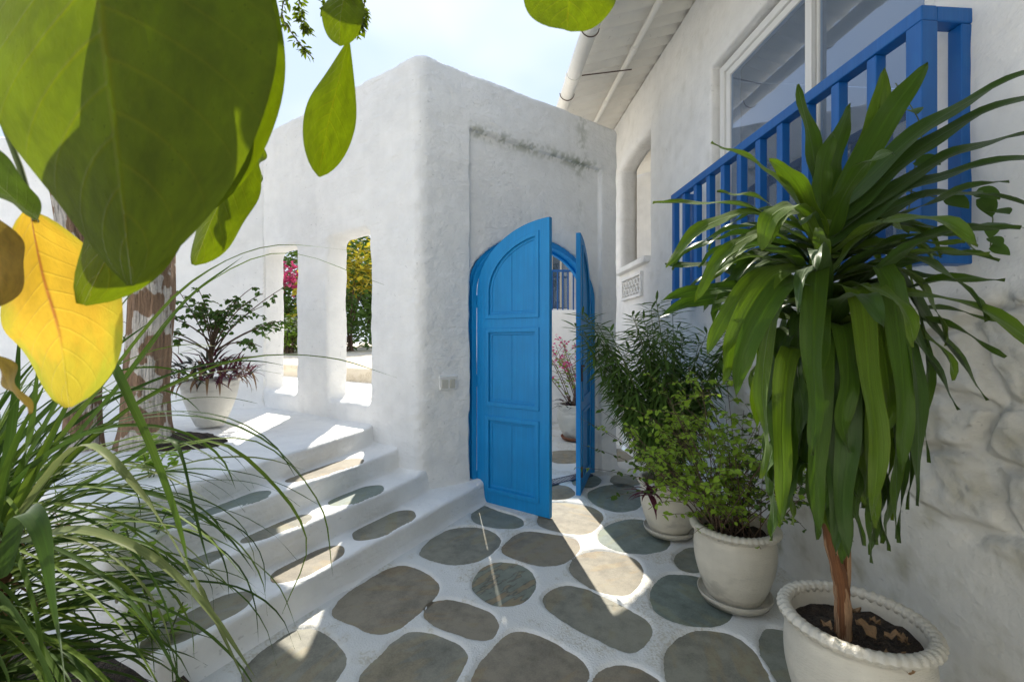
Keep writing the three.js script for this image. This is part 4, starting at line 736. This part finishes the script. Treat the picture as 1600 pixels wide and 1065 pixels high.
// ------------------------------------------------------------------ the trunks on the landing
{
  const t = thing('tree', 'old tree with pale blotched flaking bark standing on the landing', 'tree', [-2.42, .58, -2.98]);
  reseed(90);
  const tr = (pts, r0, r1, s) => tube(pts.map(p => new THREE.Vector3(...p)), (u, a) => (r0 + (r1 - r0) * u + r0 * .45 * Math.exp(-u * 14)) * (1 + .10 * Math.sin(a * 3 + u * 5 + s) + .06 * Math.sin(a * 7 + u * 11) + .05 * nz(Math.cos(a) * 2, u * 9, Math.sin(a) * 2 + s)), 40, 70);
  part('trunk', tr([[0, -.05, 0], [-.01, .4, 0], [.02, 1.1, 0], [.0, 2.0, .05], [-.15, 3.1, .1]], .132, .105, 1), M.bark, t);
  part('trunk', tr([[-.36, -.05, .1], [-.34, .4, .1], [-.36, 1.1, .1], [-.5, 2.0, .12], [-.75, 3.0, .2]], .085, .07, 4), M.bark, t);
  const limbs = []; const list = [];
  for (let i = 0; i < 10; i++) { const pts = arc(new THREE.Vector3(-.2 + R(-.3, .1), 3.0, .1), R(1.2, 4.8), R(.2, 1.1), R(.9, 1.7), R(-.2, .5)); limbs.push(tube(pts, u => .045 * (1 - .75 * u), 7, 10)); for (let k = 0; k < 34; k++) { const p = along(pts, R(.35, 1)).add(new THREE.Vector3(R(-.3, .3), R(-.2, .3), R(-.3, .3))); list.push([p, dirOf(R(0, 6.28), R(-1, .5)), R(.14, .24), R(-.6, .6)]); } }
  part('limbs', limbs, M.bark, t); part('crown', leafCloud(list, .5), M.bigLeaf, t, 'stuff');
  const b = thing('root_mound', 'low mound of dark soil and roots at the foot of the tree trunk', 'soil', [-2.22, .60, -3.02]);
  const g = new THREE.SphereGeometry(.25, 28, 14, 0, 6.283, 0, Math.PI / 2), p = g.attributes.position; for (let i = 0; i < p.count; i++) { const k = 1 + .35 * fbm(p.getX(i) * 8, 2, p.getZ(i) * 8); p.setXYZ(i, p.getX(i) * k, p.getY(i) * .3 * k, p.getZ(i) * .75 * k); } g.computeVertexNormals(); planarUV(g);
  part('soil', g, M.soil, b);
}

// ------------------------------------------------------------------ grassy plant at lower left, in its bed
{
  struct('planting_bed', soilDisc(1.25, 0, 3).scale(1, 1, 1).translate(-1.9, .05, -.62), M.soil);
  const t = thing('strap_leaf_plant', 'large grassy plant with long arching green strap leaves at lower left', 'plant', [-1.50, .05, -1.22]);
  const L = v => v.clone().sub(t.position); reseed(140);
  part('stem', tube([[0, -.05, 0], [-.01, .3, 0], [.0, .62, .0], [.01, .84, 0]].map(p => new THREE.Vector3(...p)), (u, a) => .075 + .02 * Math.sin(a * 5 + u * 30), 14, 24), M.stem, t);
  const blade = (pts, hw, m, o = {}) => part('leaf', ribbon(pts, v => hw * Math.min(1, .6 + v * 4) * Math.pow(clamp(1 - v, 0, 1), .55), { across: 2, seg: 18, fold: .35, wave: .001, hint: new THREE.Vector3(R(-.5, .5), 1, R(-.2, .6)), twist: R(-.8, .8), ...o }), M.blade[m], t);
  for (let i = 0; i < 100; i++) {                                                    // rosette
    const az = R(-.9, 3.6), el = Math.pow(rnd(), .8) * 1.25 + .02, len = R(.65, 1.12), y = R(.5, .84);
    blade(arc(new THREE.Vector3(R(-.03, .03), y, R(-.03, .03)), az, el, len, R(.9, 2.3) + (1.2 - el) * .25, 8, R(1.2, 1.9)), R(.004, .0095), rnd() < .12 ? 3 : Math.floor(R(0, 3)));
  }
  for (let i = 0; i < 40; i++) { const az = R(-1.2, 1.1), len = R(.7, 1.05); blade(arc(new THREE.Vector3(R(-.03, .03), R(.35, .8), R(-.03, .03)), az, R(-.1, .65), len, R(1.2, 2.2), 8, 1.4), R(.004, .009), Math.floor(R(0, 3))); }
  const bp = (l, hw, m, o) => blade(l.map(([x, y, d]) => L(at(x, y, d))), hw, m, o);        // the blades one notices
  bp([[20, 760, 1.2], [130, 560, 1.35], [240, 420, 1.5], [330, 345, 1.62]], .010, 0); bp([[30, 770, 1.2], [160, 600, 1.35], [300, 440, 1.55], [420, 385, 1.7], [560, 392, 1.85]], .009, 1); bp([[30, 780, 1.2], [180, 610, 1.3], [290, 470, 1.45], [380, 400, 1.6]], .010, 0);
  bp([[30, 790, 1.2], [200, 640, 1.35], [380, 560, 1.6], [520, 560, 1.8], [620, 590, 1.9]], .006, 1); bp([[40, 800, 1.2], [200, 590, 1.3], [300, 460, 1.45], [440, 395, 1.6], [600, 445, 1.8]], .006, 1);
  bp([[30, 800, 1.15], [160, 560, 1.0], [210, 640, .95], [260, 760, .95], [290, 860, .95], [305, 990, .98]], .0105, 0); bp([[40, 810, 1.15], [200, 720, 1.05], [270, 690, 1.0], [300, 790, 1.0], [330, 900, 1.0]], .010, 2);
  bp([[10, 900, 1.0], [40, 800, .85], [66, 830, .8], [90, 960, .78], [105, 1100, .78]], .022, 2, { twist: .2 }); bp([[20, 820, 1.1], [130, 695, 1.05], [210, 760, 1.02], [300, 900, 1.05], [390, 1080, 1.05]], .014, 3); bp([[20, 850, 1.1], [140, 830, 1.0], [250, 880, 1.0], [330, 960, 1.0], [400, 1060, 1.02]], .014, 3);
  bp([[30, 830, 1.15], [190, 740, 1.15], [330, 690, 1.25], [430, 760, 1.3], [480, 850, 1.35], [440, 960, 1.3]], .008, 1); bp([[40, 810, 1.15], [220, 710, 1.2], [400, 690, 1.4], [500, 790, 1.45], [520, 900, 1.45]], .006, 1); bp([[30, 860, 1.1], [180, 815, 1.1], [330, 840, 1.2], [430, 910, 1.25], [470, 1000, 1.25]], .007, 1);
  bp([[-10, 860, 1.15], [20, 650, 1.15], [30, 520, 1.2]], .013, 2); bp([[0, 830, 1.15], [45, 690, 1.15], [60, 560, 1.2]], .013, 0); bp([[10, 830, 1.12], [70, 700, 1.1], [130, 590, 1.15]], .014, 1); bp([[-20, 880, 1.1], [15, 720, 1.05], [70, 600, 1.05]], .015, 0);
  for (let i = 0; i < 110; i++) blade(arc(new THREE.Vector3(R(-.12, .06), R(.25, .6), R(-.1, .1)), R(-1.3, 2.2), R(.1, 1.3), R(.35, .7), R(.8, 2.0)), R(.006, .012), Math.floor(R(0, 3)));
  for (let i = 0; i < 80; i++) blade(arc(new THREE.Vector3(R(-.05, .12), R(.1, .4), R(-.05, .15)), R(-.9, 1.2), R(.0, 1.1), R(.3, .62), R(.6, 1.9)), R(.006, .012), Math.floor(R(0, 3)));
  for (let i = 0; i < 16; i++) blade(arc(new THREE.Vector3(R(-.08, .05), R(.5, .8), R(-.06, .06)), R(.2, 2.8), R(1.0, 1.5), R(.5, .8), R(.2, .8)), R(.011, .017), Math.floor(R(0, 3)));
  for (let i = 0; i < 26; i++) part('dead_leaf', ribbon(arc(new THREE.Vector3(R(-.07, .07), R(.35, .84), R(-.07, .07)), R(-1.2, 3.4), R(-.3, .8), R(.12, .3), R(1, 2.4)), v => .012 * (1 - v * .8), { seg: 7, fold: .4, wave: .004 }), M.dry, t);
  // leafy weeds beside it
  reseed(150);
  for (const [px, py, D, h, lab] of [[235, 720, 2.3, .22, 'small bright weed with round leaves growing at the edge of the landing'], [215, 860, 1.9, .3, 'small weed of round leaves growing between the strap leaves and the steps'], [250, 960, 1.75, .34, 'low leafy weed under the arching strap leaves at the foot of the steps']]) {
    const b = at(px, py, D); b.y -= h * .6; const w = thing('weed', lab, 'plant', b.toArray()), ll = [];
    for (let i = 0; i < 5; i++) { const pts = arc(new THREE.Vector3(), R(0, 6.283), R(.8, 1.5), h * R(.7, 1.2), R(.1, .6)); part('stalk', tube(pts, .003, 5, 6), M.greenTwig, w); for (let k = 0; k < 9; k++) ll.push([along(pts, R(.5, 1)), dirOf(R(0, 6.283), R(-.3, .7)), R(.04, .075), R(-.5, .5)]); }
    part('foliage', leafCloud(ll, .62), M.lime, w, 'stuff');
  }
}

// ------------------------------------------------------------------ tree over the viewer, crown shaped for shade; unseen walls added for light
{
  reseed(300);
  const t = thing('broad_leaved_tree', 'broad leaved tree beside the viewer, its unseen crown shaped to shade the lower right', 'tree', [-2.3, 0, .9]);
  part('trunk', tube([[0, -.1, 0], [.03, 1.2, 0], [.1, 2.4, -.1], [.3, 3.4, -.2]].map(p => new THREE.Vector3(...p)), u => .16 - .05 * u, 18, 24), M.bark, t);
  const limbs = [], list = [];
  for (let i = 0; i < 16; i++) {
    const az = i * 2.4, pts = arc(new THREE.Vector3(.3, 3.3, -.2), az, R(.3, .9), R(1.2, 3.0), R(.0, .5)); if (Math.cos(az) > 0) for (const p of pts) p.x += .5 * (p.y - 3.3);
    limbs.push(tube(pts, u => .05 * (1 - .75 * u), 7, 10));
  }
  for (let i = 0; i < 2300; i++) { const a = R(0, 6.283), q = Math.sqrt(rnd()), p = new THREE.Vector3(3.35 + Math.cos(a) * q * 1.5, R(3.35, 5.0) + .3 * nz(Math.cos(a) * q * 3, 1, Math.sin(a) * q * 3), -.9 + Math.sin(a) * q * 1.6); if (-(p.z + .9) > 1.75) continue; list.push([p, dirOf(R(0, 6.28), R(-1, .4)), R(.17, .28), R(-.6, .6)]); }  // unseen crown set to the right to darken the near house wall
  part('limbs', limbs, M.bark, t); part('crown', leafCloud(list, .52), M.bigLeaf, t, 'stuff');
}
{
  const t = thing('added_bounce_wall', 'added unseen white wall behind the viewer that bounces sunlight into the court', 'wall', [-2.2, 0, 3.3]);
  part('plaster_wall', box(8, 3.3, .3, 0, 1.65, 0, .05, 4), M.plasterPlain, t);  // added out of view to throw sunlight back onto the shaded walls
  const w = thing('added_shade_wall', 'added unseen short white wall behind the viewer at right that blocks light', 'wall', [1.32, 0, .42]);
  part('plaster_wall', box(1.0, 3.3, .22, 0, 1.65, 0, .05, 4), M.plasterPlain, w);  // added out of view to keep bounced light off the lower right facade
}

// ------------------------------------------------------------------ broad leaves hanging close to the camera
{
  const prof = (hw, p, q) => v => hw * Math.pow(Math.max(0, Math.sin(Math.PI * Math.pow(clamp(v, .004, .998), p))), q);
  const front = new THREE.Vector3(0, 0, 1);
  const bl = (t, l, hwpx, m, o = {}) => { const g = ribbon(l.map(([x, y, d]) => at(x, y, d).sub(t.position)), prof(hwpx / FOC * l[1][2], o.p ?? 1.35, o.q ?? .72), { across: 10, seg: 26, hint: front, fold: -.12, cup: o.cup ?? -.12, wave: o.wave ?? .0035, waves: o.waves ?? 2, phase: o.phase ?? 0, twist: o.twist ?? 0, ...o }); const q = part('leaf', g, m, t); if (o.label) q.userData.label = o.label; return q; };
  const P0 = at(150, -160, .5);
  const A = thing('leafy_branch', 'branch of very large green and yellow leaves hanging close at upper left', 'branch', P0.toArray());
  const tw = l => part('twig', tube(l.map(([x, y, d]) => at(x, y, d).sub(P0)), .0028, 7, 12), M.greenTwig, A);
  tw([[150, -160, .5], [60, 0, .48], [2, 170, .45], [30, 260, .45], [55, 345, .45]]); tw([[150, -160, .5], [340, -160, .6], [520, -140, .68], [700, -150, .7]]); tw([[2, 170, .45], [-30, 240, .44], [-40, 330, .44]]);
  bl(A, [[110, -330, .36], [146, -60, .355], [178, 200, .355], [206, 446, .365]], 246, M.bigLeaf, { p: .9, q: .9, cup: -.10, wave: .004, label: 'biggest leaf, dark green with pale veins' });
  bl(A, [[330, -230, .46], [345, 0, .455], [325, 170, .45], [258, 356, .45]], 92, M.bigLeaf, { p: 1.1, q: .6, hint: new THREE.Vector3(.35, 0, 1), label: 'bright leaf behind the biggest one' });
  bl(A, [[330, 60, .43], [262, 180, .425], [200, 330, .42], [130, 476, .42]], 92, M.bigLeaf, { p: 1.2, q: .66, wave: .006 });
  bl(A, [[46, 330, .45], [66, 430, .45], [92, 520, .45], [108, 636, .455]], 90, M.yellowLeaf, { p: 1.05, q: .62, wave: .004, hint: new THREE.Vector3(.1, 0, 1), label: 'yellow leaf with a reddish midrib' });
  bl(A, [[398, 215, .62], [366, 275, .61], [332, 340, .6], [303, 414, .6]], 52, M.bigLeaf, { p: 1.2, q: .66, hint: new THREE.Vector3(-.3, .1, 1) });
  bl(A, [[400, 205, .72], [404, 240, .72], [402, 262, .72], [406, 290, .72]], 15, M.bigLeaf, { twist: 1.4 });
  bl(A, [[422, 20, .56], [418, 90, .56], [412, 140, .56], [404, 185, .56]], 9, M.bigLeaf, {});
  bl(A, [[62, 345, .44], [30, 318, .42], [-20, 270, .4], [-70, 200, .39]], 34, M.darkLeaf, {});
  bl(A, [[-30, 320, .43], [-8, 370, .43], [0, 420, .43], [-6, 480, .43]], 34, M.brownLeaf, { label: 'brownish leaf at the frame edge' });
  bl(A, [[-30, 545, .46], [0, 575, .46], [18, 610, .46], [50, 645, .47]], 24, M.brownLeaf, { twist: .8, label: 'curled brownish leaf below the yellow one' });
  // leaves of the same branch higher up, above the frame, that shade the biggest leaf
  bl(A, [[430, -230, .62], [520, -150, .66], [590, -95, .70], [690, -60, .76]], 120, M.darkLeaf, { hint: new THREE.Vector3(0, 1, .3) });
  bl(A, [[250, -330, .55], [300, -300, .62], [380, -260, .68], [430, -200, .74]], 130, M.darkLeaf, { hint: new THREE.Vector3(0, 1, .3) });
  bl(A, [[380, 30, .50], [330, 120, .50], [290, 220, .505], [240, 330, .51]], 100, M.darkLeaf, { p: 1.1, q: .55 });
  const P1 = at(540, -60, .64), B = thing('leafy_branch', 'two leaves hanging one below the other against the sky and wall corner', 'branch', P1.toArray());
  part('twig', tube([[560, -260, .7], [545, -120, .66], [540, -60, .64], [545, -20, .63]].map(p => at(...p).sub(P1)), .0022, 6, 8), M.greenTwig, B);
  bl(B, [[548, -60, .63], [538, -10, .625], [532, 30, .62], [530, 72, .62]], 33, M.bigLeaf, { p: 1.25 });
  bl(B, [[546, 60, .65], [528, 130, .65], [512, 195, .65], [498, 276, .65]], 38, M.bigLeaf, { p: 1.45, q: .7, cup: -.3, hint: new THREE.Vector3(.35, 0, 1), wave: .003 });
  const P2 = at(900, -90, .6), D = thing('leafy_branch', 'single green leaf dipping into the top of the picture beside the gutter', 'branch', P2.toArray());
  part('twig', tube([[1000, -330, .7], [960, -220, .62], [930, -140, .6], [900, -90, .6]].map(p => at(...p).sub(P2)), .0022, 6, 8), M.greenTwig, D);
  bl(D, [[915, -110, .58], [900, -60, .57], [890, -10, .56], [886, 48, .56]], 74, M.bigLeaf, { p: 1.15, q: .5 });
  // fine twigs of another tree against the sky
  const P3 = at(480, -120, 2.6), E = thing('hanging_twig', 'fine twigs with small leaf clusters hanging against the sky', 'branch', P3.toArray());
  reseed(160); const tws = [], ll = [];
  for (const l of [[[480, -120], [455, -30], [440, 20], [462, 60], [490, 92]], [[480, -120], [500, -20], [510, 20], [525, 48]], [[480, -120], [430, -20], [425, 40], [432, 58]], [[560, -100], [570, -20], [566, 30], [555, 60]], [[520, -110], [470, -10], [468, 25], [480, 45]], [[480, -120], [540, -40], [560, 10], [574, 20]]]) {
    const pts = l.map(([x, y]) => at(x, y, 2.6 + R(-.12, .12)).sub(P3)); tws.push(tube(pts, .0032, 5, 14));
    for (let k = 0; k < 16; k++) { const p = along(pts, R(.35, 1)); const c = Math.floor(R(4, 8)); for (let q = 0; q < c; q++) ll.push([p.clone().add(new THREE.Vector3(R(-.015, .015), R(-.02, .01), R(-.015, .015))), dirOf(R(0, 6.283), R(-1.1, .1)), R(.028, .048), R(-.8, .8)]); }
  }
  part('twigs', tws, M.twig, E, 'stuff'); part('foliage', leafCloud(ll, .45), M.bigLeaf, E, 'stuff');
}
// ------------------------------------------------------------------ vine on the railing
{
  const P = at(1440, 300, 1.5), t = thing('vine', 'thin vine with heart shaped leaves trailing from the railing past the wall', 'plant', P.toArray()); reseed(170);
  const l1 = [[1380, 290, 1.46], [1430, 300, 1.46], [1480, 310, 1.46], [1525, 300, 1.46], [1550, 330, 1.46], [1548, 385, 1.46]].map(p => at(...p).sub(P)), l2 = [[1400, 130, 1.56], [1440, 200, 1.5], [1430, 260, 1.47], [1420, 330, 1.46]].map(p => at(...p).sub(P));
  part('stem', tube(l1, .0018, 5, 20), M.greenTwig, t); part('stem', tube(l2, .0018, 5, 16), M.greenTwig, t);
  for (const [l, vs, s] of [[l1, [.4, .52, .6, .66, .72, .8, .88, .95, 1], .06], [l2, [.2, .45, .62, .7, .9], .055]]) for (const v of vs) { const b = along(l, v), L = s * R(.8, 1.35); part('leaf', ribbon(arc(b, R(3.6, 5.8), R(-1.2, -.2), L, R(.1, .7), 5), u => L * .38 * Math.pow(Math.sin(Math.PI * Math.pow(clamp(u, .05, .99), .62)), .8), { across: 4, seg: 8, hint: new THREE.Vector3(-.4, .3, 1), fold: .25 }), M.bushGreen, t); }
}
renderer.render(scene, camera);
